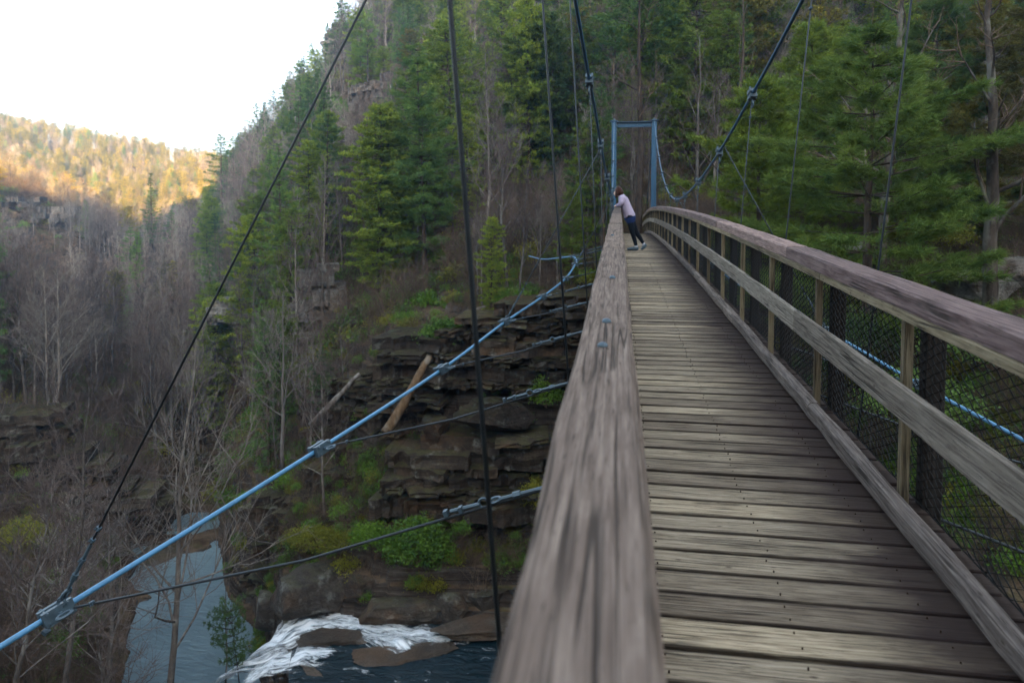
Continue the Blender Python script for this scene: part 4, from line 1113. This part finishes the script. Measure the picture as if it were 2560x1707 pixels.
# ------------------------------------------------------------------ named trees
def tall(name, meshes, H0, u, ybase, ytop, D, label, cat='tree', rz=0, lean=(0, 0), wf=1.0):
    """place so that the base is at row ybase and the top at row ytop of the view"""
    p = scr(u, ybase, D); h = (ybase - ytop) * D / FD; s = h / H0
    return thing2(name, meshes, TC, p, rz, (s * wf, s * wf, s), label, cat, None, lean)
HERO = pine(1001, 22, .28, 4.0, .98, 6, .40, .055, 14, 9, needles=M_PINE, bark=M_BARK, r0=.27, dead=12)
tall('pine_tree', HERO, 21.6, 985, 745, 118, 52, 'tall white pine with layered green boughs behind the blue cable', 'pine tree', .4, (0, -.035))
HEROB = pine(1002, 20, .42, 3.8, .5, 6, .30, .075, 10, 9, droop=.08, spread=.9, profile='round', needles=M_HEM, r0=.24, dead=14)
tall('hemlock_tree', HEROB, 19.6, 1250, 600, 50, 58, 'tall yellow-green hemlock with a bare leaning trunk beside the main cable', 'hemlock', 1.2, (0, -.03), 1.0)
HEROC = pine(1003, 16, .62, 3.6, .5, 6, .28, .07, 9, 8, profile='round', needles=M_PINE, r0=.2, dead=26)
tall('pine_tree', HEROC, 15.7, 1468, 500, -40, 50, 'dark flat-topped pine with many bare lower branches above the blue portal', 'pine tree', .2)
PINEX = pine(1004, 15, .10, 2.5, .7, 5, .36, .05, 7, 6, profile='cone', r0=.2, dead=4)
tall('pine_tree', PINEX, 14.7, 348, 575, 398, 150, 'dark lone pine standing against the golden sunlit ridge', 'pine tree', .3)
tall('pine_tree', PINES[0], 17.7, 510, 500, 312, 165, 'dark layered pine rising over the skyline notch', 'pine tree', 2.0, wf=1.25)
tall('pine_tree', PINES[1], 17.7, 540, 500, 345, 165, 'lower pine leaning beside the skyline pine', 'pine tree', 1.0, wf=1.1)

# right-hand trees close behind the handrail
NEARP = pine(1010, 11, .12, 4.6, .68, 7, .30, .026, 30, 11, upt=.15, spread=.55, needles=M_NEARP, r0=.20, dead=6)
p = scr(1990, 700, 21.5); thing2('pine_tree', NEARP, TC, (p.x, p.y, p.z - 2.0), .7, (1, 1, .98), 'large soft-needled pine spreading boughs behind the right handrail', 'pine tree')
NEARP2 = pine(1011, 9, .10, 3.2, .45, 7, .28, .03, 24, 10, upt=.2, spread=.55, needles=M_HEM, r0=.14, dead=6)
p = scr(1745, 640, 27); thing2('pine_tree', NEARP2, TC, (p.x, p.y, p.z - 1.0), 1.9, (1, 1, 1), 'bright green young pine beside the right main cable', 'pine tree')
NEARP3 = pine(1012, 13, .25, 3.6, .55, 6, .28, .03, 22, 9, upt=.2, spread=.6, needles=M_OLIVE, r0=.18, dead=8)
p = scr(2270, 560, 29); thing2('pine_tree', NEARP3, TC, (p.x, p.y, p.z - 2.0), 3.1, (1, 1, 1), 'olive yellow pine behind the rough-barked trunk', 'pine tree')
p = scr(2420, 500, 26); thing2('pine_tree', NEARP3, TC, (p.x, p.y, p.z - 1.0), 5.1, (.9, .9, .95), 'olive pine leaning in past the rough-barked trunk', 'pine tree')
p = scr(2140, 480, 31); thing2('pine_tree', NEARP, TC, (p.x, p.y, p.z - 2.5), 2.9, (.95, .95, 1.1), 'dark full pine upslope between the soft-needled pine and the olive pine', 'pine tree')
p = scr(1850, 500, 34); thing2('pine_tree', NEARP2, TC, (p.x, p.y, p.z - 2.0), 4.1, (1.2, 1.2, 1.3), 'green pine upslope behind the bright young pine', 'pine tree')
def bare_trunk(seed, h, r0, nbr, Lb, bark, lo=.15, hi=.95, twl=3):
    return bare(seed, h, twl, nbr, base=lo, r0=r0, bark=bark, twig=M_BRUSH, R=Lb, sub=4, sub2=3, fine=.007)
RT = bare_trunk(1020, 13, .24, 16, .20, M_BARKL)
p = scr(2280, 690, 20); thing2('bare_tree', RT, TC, (p.x, p.y, p.z - .5), .5, (1, 1, 1), 'rough-barked tree with bare lichened side branches behind the right handrail', 'tree', None, (0, .02))
RT2 = bare_trunk(1021, 15, .22, 18, .26, M_BARKL)
p = scr(2017, 560, 27); thing2('bare_tree', RT2, TC, (p.x, p.y, p.z - 1), 2.5, (1, 1, 1), 'straight grey trunk with long bare horizontal branches above the soft pine', 'tree')
RT3 = bare_trunk(1022, 15, .2, 16, .28, M_BARK)
p = scr(1690, 540, 38); thing2('bare_tree', RT3, TC, (p.x, p.y, p.z - 1), 1.0, (1, 1, 1.05), 'dark bare tree upslope between portal and right cable', 'tree')
RT4 = bare_trunk(1023, 16, .26, 10, .22, M_BARK, .45)
p = scr(1468, 560, 36); thing2('bare_tree', RT4, TC, (p.x, p.y, p.z - 1), 4.0, (1, 1, 1.0), 'straight dark trunk seen through the blue portal frame', 'tree')
RT5 = bare_trunk(1024, 14, .16, 14, .3, M_GREYB)
p = scr(1600, 560, 42); thing2('bare_tree', RT5, TC, (p.x, p.y, p.z - 1), 4.4, (1, 1, 1.0), 'slim grey bare tree just right of the blue portal', 'tree')

# left foreground bare trees over the pool
SYC = bare(1030, 17, 3, 24, base=.25, r0=.17, bark=M_GREYB, twig=M_PALETWIG, R=.42, sub=7, sub2=5, fine=.007)
p = scr(330, 1800, 27.5); thing2('bare_tree', SYC, TC, p, .6, (1.0, 1.0, 1.08), 'spreading bare tree with pale twigs in front of the pool', 'tree', None, (0, .07))
SYC2 = bare(1031, 12, 3, 22, base=.2, r0=.12, bark=M_GREYB, twig=M_TWIG, R=.45, sub=8, sub2=6, fine=.009)
p = scr(110, 1660, 24); thing2('bare_tree', SYC2, TC, p, 2.6, (1, 1, .95), 'tangled brown bare tree on the left bank below the cable clamp', 'tree', None, (.1, .05))
p = scr(640, 1080, 36.5); thing2('bare_tree', BARESP[0], TC, p, 3.0, (.9, .9, .8), 'pale bare tree reaching up from the ledges left of the leaning logs', 'tree')
p = scr(735, 1200, 34.5); thing2('bare_tree', BARES[1], TC, p, 3.9, (.55, .55, .6), 'mottled bare sapling on the crumbling ledges above the pool corner', 'tree')
p = scr(250, 1800, 26); thing2('bare_tree', SYC2, TC, p, 5.0, (.8, .8, .75), 'low bare tree spreading twigs over the dark pool edge', 'tree', None, (0, .25))
p = scr(-40, 1740, 20); thing2('bare_tree', SYC2, TC, p, .4, (.8, .8, .7), 'bare brush tree at the left bank corner', 'tree', None, (0, .2))
CED = pine(1040, 5.5, .55, 1.4, .3, 6, .16, .03, 10, 11, profile='round', needles=M_PINE, r0=.07, dead=5)
p = scr(540, 1745, 28.5); thing2('hemlock_tree', CED, TC, p, 1.0, (.70, .70, 1.18), 'small dark evergreen leaning over the pool by the falls', 'hemlock', None, (0, -.10))
p = scr(495, 1650, 31.0); thing2('bare_tree', bare(1041, 6, 2, 6, base=.3, r0=.06, R=.2), TC, p, 0, (1, 1, 1.38), 'thin grey sapling standing over the pool', 'tree')

p = scr(210, 1700, 30); thing2('bare_tree', BARESP[1], TC, p, 2.2, (.95, .95, .9), 'pale twiggy bare tree left of the pool inlet', 'tree', None, (0, .1))
p = scr(60, 1620, 28); thing2('bare_tree', BARESP[0], TC, p, 1.2, (.9, .9, .7), 'pale bare tree below the fractured left cliff', 'tree', None, (.05, .15))
for (uu, yy_, dd, rr_, lb) in ((60, 1420, 27, (1.5, 1.2, 1.0), 'dark green shrub among bare twigs on the left bank below the clamp'), (150, 1290, 34, (1.3, 1.0, .9), 'small dark shrub between left cliff and pool'), (20, 1130, 40, (1.4, 1.0, .9), 'olive shrub at the base of the fractured left cliff')):
    p = scr(uu, yy_, dd); p.z = float(ground(uu, dd)[0]) + .1
    thing2('shrub', bush(int(uu) + 1500, rr_, 420, .14, .05, M_RHODO, 7), ('stems', 'foliage'), p, 0, (1, 1, 1), lb, 'shrub')
# dead logs and snags
def log(u0, y0, D0, u1, y1, D1, r0, r1, label, mat=M_LOG, seed=0, cat='log'):
    rng = np.random.default_rng(seed); a = np.array(scr(u0, y0, D0)); b_ = np.array(scr(u1, y1, D1)); s = np.linspace(0, 1, 9)[:, None]
    P = a * (1 - s) + b_ * s + rng.normal(0, r0 * .15, (9, 3)); c = P[0].copy()
    mb = MB(); mb.tube(P - c, np.linspace(r0, r1, 9) * rng.uniform(.9, 1.1, 9), 9)
    o = mb.build('dead_log' if cat == 'log' else 'dead_snag', mat, None, True); o.location = c
    return tag(o, label, cat)
log(985, 822, 33.9, 885, 1000, 32.2, .17, .24, 'thick brown dead log leaning down the layered rock face', seed=1)
log(822, 862, 37.6, 705, 985, 35.4, .12, .16, 'thin grey dead log leaning left of the thick brown log', M_GREYB, 2)
log(1090, 715, 38.5, 1205, 672, 39, .12, .08, 'fallen grey branch on the slope above the round green bush', M_GREYB, 3)
log(905, 1200, 33.2, 960, 1095, 34.2, .10, .13, 'short dead log propped on the mossy ledge', M_LOG, 4)
log(1010, 1290, 32.0, 1100, 1215, 32.8, .09, .13, 'pale dead limb lying in the dark ledge hollow', M_LOG, 5)
log(692, 590, 90, 668, 408, 90, .32, .22, 'pale broken snag standing on the hazy slope', M_LOG, 6, 'snag')
log(722, 615, 75, 716, 470, 75, .13, .08, 'slim white snag above the pale rock outcrop', M_PALETWIG, 7, 'snag')
log(1490, 640, 33, 1486, 560, 33, .12, .11, 'short dark stump post by the far bridge landing', M_BARK, 8, 'snag')

# bushes
def bush_at(u, y, D, R, label, mat=M_RHODO, n=420, leaf=.15, lw=.06, seed=0, per=7):
    p = scr(u, y, D); thing2('shrub', bush(seed, R, n, leaf, lw, mat, per), ('stems', 'foliage'), p, 0, (1, 1, 1), label, 'shrub')
bush_at(1018, 790, 36.2, (1.45, 1.1, 1.25), 'round bright green rhododendron on the rim of the layered rock face', M_RHODO, 600, .17, .075, 1)
bush_at(955, 1300, 30.6, (1.75, 1.1, 1.65), 'large green rhododendron above the river boulders', M_RHODO, 900, .15, .065, 2)
bush_at(845, 1265, 31.4, (1.2, .9, .8), 'dark green shrub left of the large rhododendron', M_RHODO, 420, .14, .05, 3)
bush_at(720, 1265, 31.8, (1.9, 1.0, .6), 'low yellow-green shrub carpeting the ledge by the pool corner', M_MOSSB, 700, .11, .04, 4)
bush_at(1255, 930, 34.0, (.9, .8, 1.3), 'green shrub hugging the rock beside the bridge rail', M_RHODO, 420, .14, .05, 5)
bush_at(1230, 1170, 32.0, (.8, .8, 1.1), 'leafy green shrub on the ledge under the lowest tie cable', M_MOSSB, 420, .12, .045, 6)
bush_at(1180, 700, 38.0, (1.5, 1.0, .8), 'green shrub along the rim under the sweep of blue cable', M_RHODO, 420, .14, .05, 7)
bush_at(845, 1085, 35.5, (.9, .7, .8), 'sprawling green shrub on the ledge below the leaning logs', M_RHODO, 300, .13, .05, 8)
bush_at(600, 1180, 38.0, (.9, .8, 1.0), 'dark shrub at the end of the ledges over the pool', M_RHODO, 320, .13, .05, 9)
bush_at(30, 1260, 34.0, (1.6, 1.2, 1.0), 'olive shrub on the left bank under the fractured cliff', M_MOSSB, 420, .13, .05, 10)
bush_at(2120, 560, 23.5, (1.5, 1.2, .9), 'mustard yellow-green shrub between soft pine and rough trunk', M_MOSSB, 700, .12, .045, 11)
bush_at(2120, 960, 15.5, (1.3, 1.2, .9), 'leafy green shrub seen through the fence wire below the rail', M_PINE, 600, .11, .045, 12)
bush_at(2290, 830, 16.5, (1.6, 1.2, 1.0), 'dark green bush beyond the nearest fence bay', M_PINE, 600, .11, .045, 13)
bush_at(1960, 800, 20, (1.4, 1.2, 1.0), 'dark green shrub behind the second fence bay', M_PINE, 500, .12, .045, 14)
bush_at(740, 900, 41, (1.0, .8, .7), 'small green shrub at the top of the thin grey log', M_RHODO, 300, .13, .05, 15)
bush_at(955, 1150, 33.4, (.8, .5, .7), 'yellow-green vine hanging over the low dark ledge', M_MOSSB, 200, .10, .04, 16, 5)

# ------------------------------------------------------------------ forest
CLEAR = [(885, 690, 1320, 1010, 33), (890, 1010, 1320, 1300, 31), (675, 600, 795, 790, 50), (475, 660, 570, 742, 66), (30, 480, 270, 620, 138), (-60, 945, 190, 1200, 43),
         (280, 1215, 545, 1568, 20), (780, 60, 880, 280, 112), (0, 295, 480, 425, 200), (320, 380, 400, 570, 140), (480, 300, 560, 420, 150), (835, 110, 1065, 745, 51), (1120, 50, 1310, 420, 56)]
def blocked(u, D, zb, h, rw, soft):
    yb = HD - zb * FD / D; yt = HD - (zb + h) * FD / D; hw = rw * FD / D
    for (a, b_, c, d, Dr) in CLEAR:
        if D < Dr:
            ox = min(u + hw, c) - max(u - hw, a); oy = min(yb, d) - max(yt, b_)
            if ox > 0 and oy > 0 and ox * oy > soft * (2 * hw) * (yb - yt) : return True
    return False
rf = random.Random(11)
def region(u, D):
    if u < 470: return 'valley'
    if u < 860: return 'haze'
    if u < 1620: return 'tower'
    return 'right'
LAB = {
 ('pine', 'valley'): ('green pine among the bare woods on the valley floor', 'pines in the valley'),
 ('pine', 'haze'): ('blue-green pine in the hazy slope woods left of the tall white pine', 'pines on the hazy slope'),
 ('pine', 'tower'): ('dark green pine on the steep slope above the far bridge end', 'pines above the far bridge end'),
 ('pine', 'right'): ('dark green pine high on the slope behind the right cable', 'pines behind the right cable'),
 ('hem', 'valley'): ('yellow-green hemlock in the valley woods', 'hemlocks in the valley'),
 ('hem', 'haze'): ('yellow-green hemlock on the hazy slope', 'hemlocks on the hazy slope'),
 ('hem', 'tower'): ('yellow-green hemlock on the steep slope behind the blue portal', 'hemlocks behind the portal'),
 ('hem', 'right'): ('yellow-green hemlock on the slope right of the portal', 'hemlocks on the right slope'),
 ('olive', 'valley'): ('olive brown evergreen in the valley woods', 'olive evergreens in the valley'),
 ('olive', 'haze'): ('olive brown evergreen on the hazy slope', 'olive evergreens on the hazy slope'),
 ('olive', 'tower'): ('olive brown evergreen on the steep slope behind the portal', 'olive evergreens behind the portal'),
 ('olive', 'right'): ('olive brown evergreen on the slope right of the portal', 'olive evergreens on the right slope'),
 ('bare', 'valley'): ('leafless grey-brown tree in the shaded valley woods', 'bare trees in the valley'),
 ('bare', 'haze'): ('leafless grey tree on the hazy slope', 'bare trees on the hazy slope'),
 ('bare', 'tower'): ('leafless grey tree on the steep slope above the far bridge end', 'bare trees above the far bridge end'),
 ('bare', 'right'): ('leafless grey tree on the slope behind the right cable', 'bare trees on the right slope'),
}
count = {'pine': 0, 'hem': 0, 'olive': 0, 'bare': 0}
rest = []   # what goes into the far wood
spots = []
def try_tree(u, D, kind, h):
    zb = float(ground(u, D)[0])
    rw = h * (.17 if kind != 'bare' else .28)
    if blocked(u, D, zb, h, rw * .8, .10 if kind != 'bare' else .30): return
    spots.append((D, u, kind, h, zb))
def mixkind(u, D):
    x = rf.random()
    reg = region(u, D)
    if reg == 'valley': return 'bare' if x < .86 else ('pine' if x < .96 else 'olive')
    if reg == 'haze': return 'bare' if x < .52 else ('pine' if x < .86 else 'hem')
    if reg == 'tower': return 'bare' if x < .38 else ('pine' if x < .64 else ('hem' if x < .96 else 'olive'))
    return 'bare' if x < .52 else ('pine' if x < .70 else ('hem' if x < .88 else 'olive'))
for _ in range(3400):
    D = 38 + (230 - 38) * rf.random() ** 1.25
    u = rf.uniform(-150, 2520)
    zg = float(ground_raw(np.array([u]), np.array([D]))[0])
    if zg < ZR + 1.0 and D < 60: continue
    if rf.random() > (D / 150) ** .4 * .9: continue
    if u > 1500 and D < 44: continue
    kind = mixkind(u, D)
    h = rf.uniform(8.5, 15) if kind == 'bare' else rf.uniform(8, 18)
    if D < 48: h *= .7
    try_tree(u, D, kind, h)
spots.sort()
LIM = {'pine': 230, 'hem': 150, 'olive': 90, 'bare': 285}
PROTO = {'pine': (PINES, 18), 'hem': (HEMS, 15), 'olive': (OLIVES, 14), 'bare': (BARES + BARESP[:1], 13)}
PROTO['bare'] = (BARES + BARESP, 13)
NAME = {'pine': 'pine_tree', 'hem': 'hemlock_tree', 'olive': 'evergreen_tree', 'bare': 'bare_tree'}
CAT = {'pine': 'pine tree', 'hem': 'hemlock', 'olive': 'evergreen', 'bare': 'tree'}
for (D, u, kind, h, zb) in spots:
    if count[kind] < LIM[kind]:
        P_, H0 = PROTO[kind]; lab, grp = LAB[(kind, region(u, D))]
        s = h / H0; wv_ = rf.uniform(.75, 1.1)
        size = 'tall' if h > 13.5 else ('middling' if h > 10.5 else 'short')
        band = 'low down' if D < 62 else ('halfway up' if D < 105 else 'far back')
        lab = f'{size} {lab}, {band}'; grp = f'{size} {grp}, {band}'
        thing2(NAME[kind], rf.choice(P_), TC, wpos(u, D, zb - .2), rf.uniform(0, 6.28), (s * wv_, s * wv_, s), lab, CAT[kind], grp, (rf.uniform(-.05, .05), rf.uniform(-.05, .05)))
        count[kind] += 1
    else:
        rest.append((D, u, kind, h, zb))

# far woods and undergrowth: uncountable masses, instanced over points
def join_proto(name, pair):
    """trunk and crown as one mesh"""
    V = []; fs = []; mats = []; mi = []; off = 0
    for k, me in enumerate(pair):
        n = len(me.vertices); co = np.empty(n * 3, np.float32); me.vertices.foreach_get('co', co); V.append(co.reshape(-1, 3))
        ls = np.empty(len(me.loops), np.int32); me.loops.foreach_get('vertex_index', ls)
        tot = np.empty(len(me.polygons), np.int32); me.polygons.foreach_get('loop_total', tot)
        st = np.empty(len(me.polygons), np.int32); me.polygons.foreach_get('loop_start', st)
        for sz in np.unique(tot):
            sel = np.where(tot == sz)[0]
            fs.append(np.stack([ls[st[sel] + q] for q in range(sz)], 1) + off); mi.append(np.full(len(sel), k))
        off += n; mats.append(me.materials[0])
    return mesh_np(name, np.concatenate(V), fs, mats, False, np.concatenate(mi))
def mass(name, label, cat, protos, pts, rots, scls, idx):
    col = bpy.data.collections.new(name + '_sources')
    for k, me in enumerate(protos):
        o = bpy.data.objects.new(f'{name}_source_{k:02d}', me); col.objects.link(o)
    me = bpy.data.meshes.new(name); me.vertices.add(len(pts)); me.vertices.foreach_set('co', np.asarray(pts, np.float32).ravel())
    for nm, typ, arr in (('rz', 'FLOAT', rots), ('scl', 'FLOAT', scls), ('idx', 'INT', idx)):
        a = me.attributes.new(nm, typ, 'POINT'); a.data.foreach_set('value', np.asarray(arr, np.float32 if typ == 'FLOAT' else np.int32))
    me.update()
    o = link(bpy.data.objects.new(name, me)); tag(o, label, cat, None, 'stuff')
    ng = bpy.data.node_groups.new(name, 'GeometryNodeTree')
    ng.interface.new_socket('Geometry', in_out='INPUT', socket_type='NodeSocketGeometry'); ng.interface.new_socket('Geometry', in_out='OUTPUT', socket_type='NodeSocketGeometry')
    nd = ng.nodes; gi = nd.new('NodeGroupInput'); go = nd.new('NodeGroupOutput'); ip = nd.new('GeometryNodeInstanceOnPoints'); ci = nd.new('GeometryNodeCollectionInfo')
    ci.inputs[0].default_value = col; ci.inputs[1].default_value = True; ci.inputs[2].default_value = True
    def attr(nm, typ):
        a = nd.new('GeometryNodeInputNamedAttribute'); a.data_type = typ; a.inputs[0].default_value = nm; return a.outputs[0]
    cx = nd.new('ShaderNodeCombineXYZ'); ng.links.new(attr('rz', 'FLOAT'), cx.inputs[2])
    ng.links.new(gi.outputs[0], ip.inputs['Points']); ng.links.new(ci.outputs[0], ip.inputs['Instance'])
    ip.inputs['Pick Instance'].default_value = True
    ng.links.new(attr('idx', 'INT'), ip.inputs['Instance Index']); ng.links.new(cx.outputs[0], ip.inputs['Rotation'])
    ng.links.new(attr('scl', 'FLOAT'), ip.inputs['Scale']); ng.links.new(ip.outputs[0], go.inputs[0])
    md = o.modifiers.new('scatter', 'NODES'); md.node_group = ng
    return o
FAR = [join_proto('far_tree', p_) for p_ in (PINES[0], PINES[1], PINES[4], HEMS[0], OLIVES[0], OLIVES[1], BARES[0], BARES[1], BARES[2], BARES[3], BARESP[0])]
FH = [18, 18, 18, 15, 14, 14, 13, 13, 13, 13, 12]
KIDX = {'pine': [0, 1, 2], 'hem': [3], 'olive': [4, 5], 'bare': [6, 7, 8, 9, 10, 10, 10]}
pts, rz_, sc_, ix_ = [], [], [], []
for (D, u, kind, h, zb) in rest:
    k = rf.choice(KIDX[kind]); pts.append(wpos(u, D, zb - .2)); rz_.append(rf.uniform(0, 6.28)); sc_.append(h / FH[k]); ix_.append(k)
nf = 0
while nf < 4600:
    u = rf.uniform(-250, 700) if rf.random() < .8 else rf.uniform(700, 2500); D = rf.uniform(225, 520)
    zb = float(ground(u, D)[0]); x = rf.random()
    kind = 'bare' if x < .42 else ('pine' if x < .52 else 'olive')
    h = rf.uniform(9, 15) if kind == 'bare' else rf.uniform(8, 15)
    nf += 1
    if blocked(u, D, zb, h, 2.0, .5): continue
    k = rf.choice(KIDX[kind]); pts.append(wpos(u, D, zb - .3)); rz_.append(rf.uniform(0, 6.28)); sc_.append(h / FH[k]); ix_.append(k)
mass('far_wood', 'far mixed woodland covering the distant ridge and upper slopes', 'woodland', FAR, pts, rz_, sc_, ix_)

BSM = [bush(1200 + k, (.7, .7, .6), 110, .14, .06, m_, 6) for k, m_ in enumerate((M_RHODO, M_MOSSB, M_RHODO))]
UND = BRUSH + [join_proto('low_bush', b_) for b_ in BSM]
pts, rz_, sc_, ix_ = [], [], [], []
tries = 0
while len(pts) < 15000 and tries < 60000:
    tries += 1
    D = 24 + (190 - 24) * rf.random() ** 2.1; u = rf.uniform(-200, 2550)
    if u > 1450 and D > 24 and rf.random() < .35: D = rf.uniform(14, 40)
    zb = float(ground_raw(np.array([u]), np.array([D]))[0])
    if zb < ZR + .9 and u > 560: continue
    if zb < ZP + .9: continue
    yv = HD - zb * FD / D
    if 890 < u < 1320 and 700 < yv < 1300 and rf.random() < .50: continue
    if 560 < u < 900 and yv > 1080 and rf.random() < .2: continue
    zb = float(ground(u, D)[0])
    k = rf.randrange(4) if rf.random() < (.80 if u < 480 else .55) else 4 + rf.randrange(3)
    s = rf.uniform(.5, 1.35) * (1.0 if D > 45 else .6)
    pts.append(wpos(u, D, zb - .05)); rz_.append(rf.uniform(0, 6.28)); sc_.append(s * (1 + D / 120)); ix_.append(k)
for (ua, ub, ya, yb, Dn, nn) in ((700, 1320, 700, 1000, 33.6, 150), (900, 1320, 1010, 1290, 31.6, 170), (560, 900, 1060, 1380, 33.6, 170), (-60, 215, 960, 1200, 42, 80), (470, 800, 600, 790, 50, 60)):
    for _ in range(nn):
        u = rf.uniform(ua, ub); yv = rf.uniform(ya, yb); D = Dn + rf.uniform(-.5, 2.2)
        zg = float(ground(u, D)[0]); zz = -(yv - HD) * D / FD
        if abs(zz - zg) > 1.6: zz = zg
        k = rf.randrange(4) if rf.random() < .45 else 4 + rf.randrange(3)
        pts.append(wpos(u, D, zz)); rz_.append(rf.uniform(0, 6.28)); sc_.append(rf.uniform(.3, .8)); ix_.append(k)
mass('undergrowth', 'tangle of bare brush and low green shrubs over the gorge slopes', 'undergrowth', UND, pts, rz_, sc_, ix_)

# ------------------------------------------------------------------ haze in the gorge
def haze():
    m = bpy.data.materials.new('haze_air'); m.use_nodes = True; nt = m.node_tree
    nt.nodes.remove(nt.nodes['Principled BSDF'])
    v = nt.nodes.new('ShaderNodeVolumePrincipled'); v.inputs['Color'].default_value = (.22, .57, 1.0, 1); v.inputs['Density'].default_value = HAZE; v.inputs['Anisotropy'].default_value = 0.55
    nt.links.new(v.outputs[0], nt.nodes['Material Output'].inputs['Volume'])
    mb = MB(); mb.box(-1300, 1300, -300, 900, -70, 175)
    o = mb.build('haze', m); tag(o, 'thin bluish haze filling the whole gorge', 'haze', None, 'stuff')
HAZE = 0.00048
haze()
print('TREES', count, 'rest', len(rest), 'objects', len(bpy.data.objects))
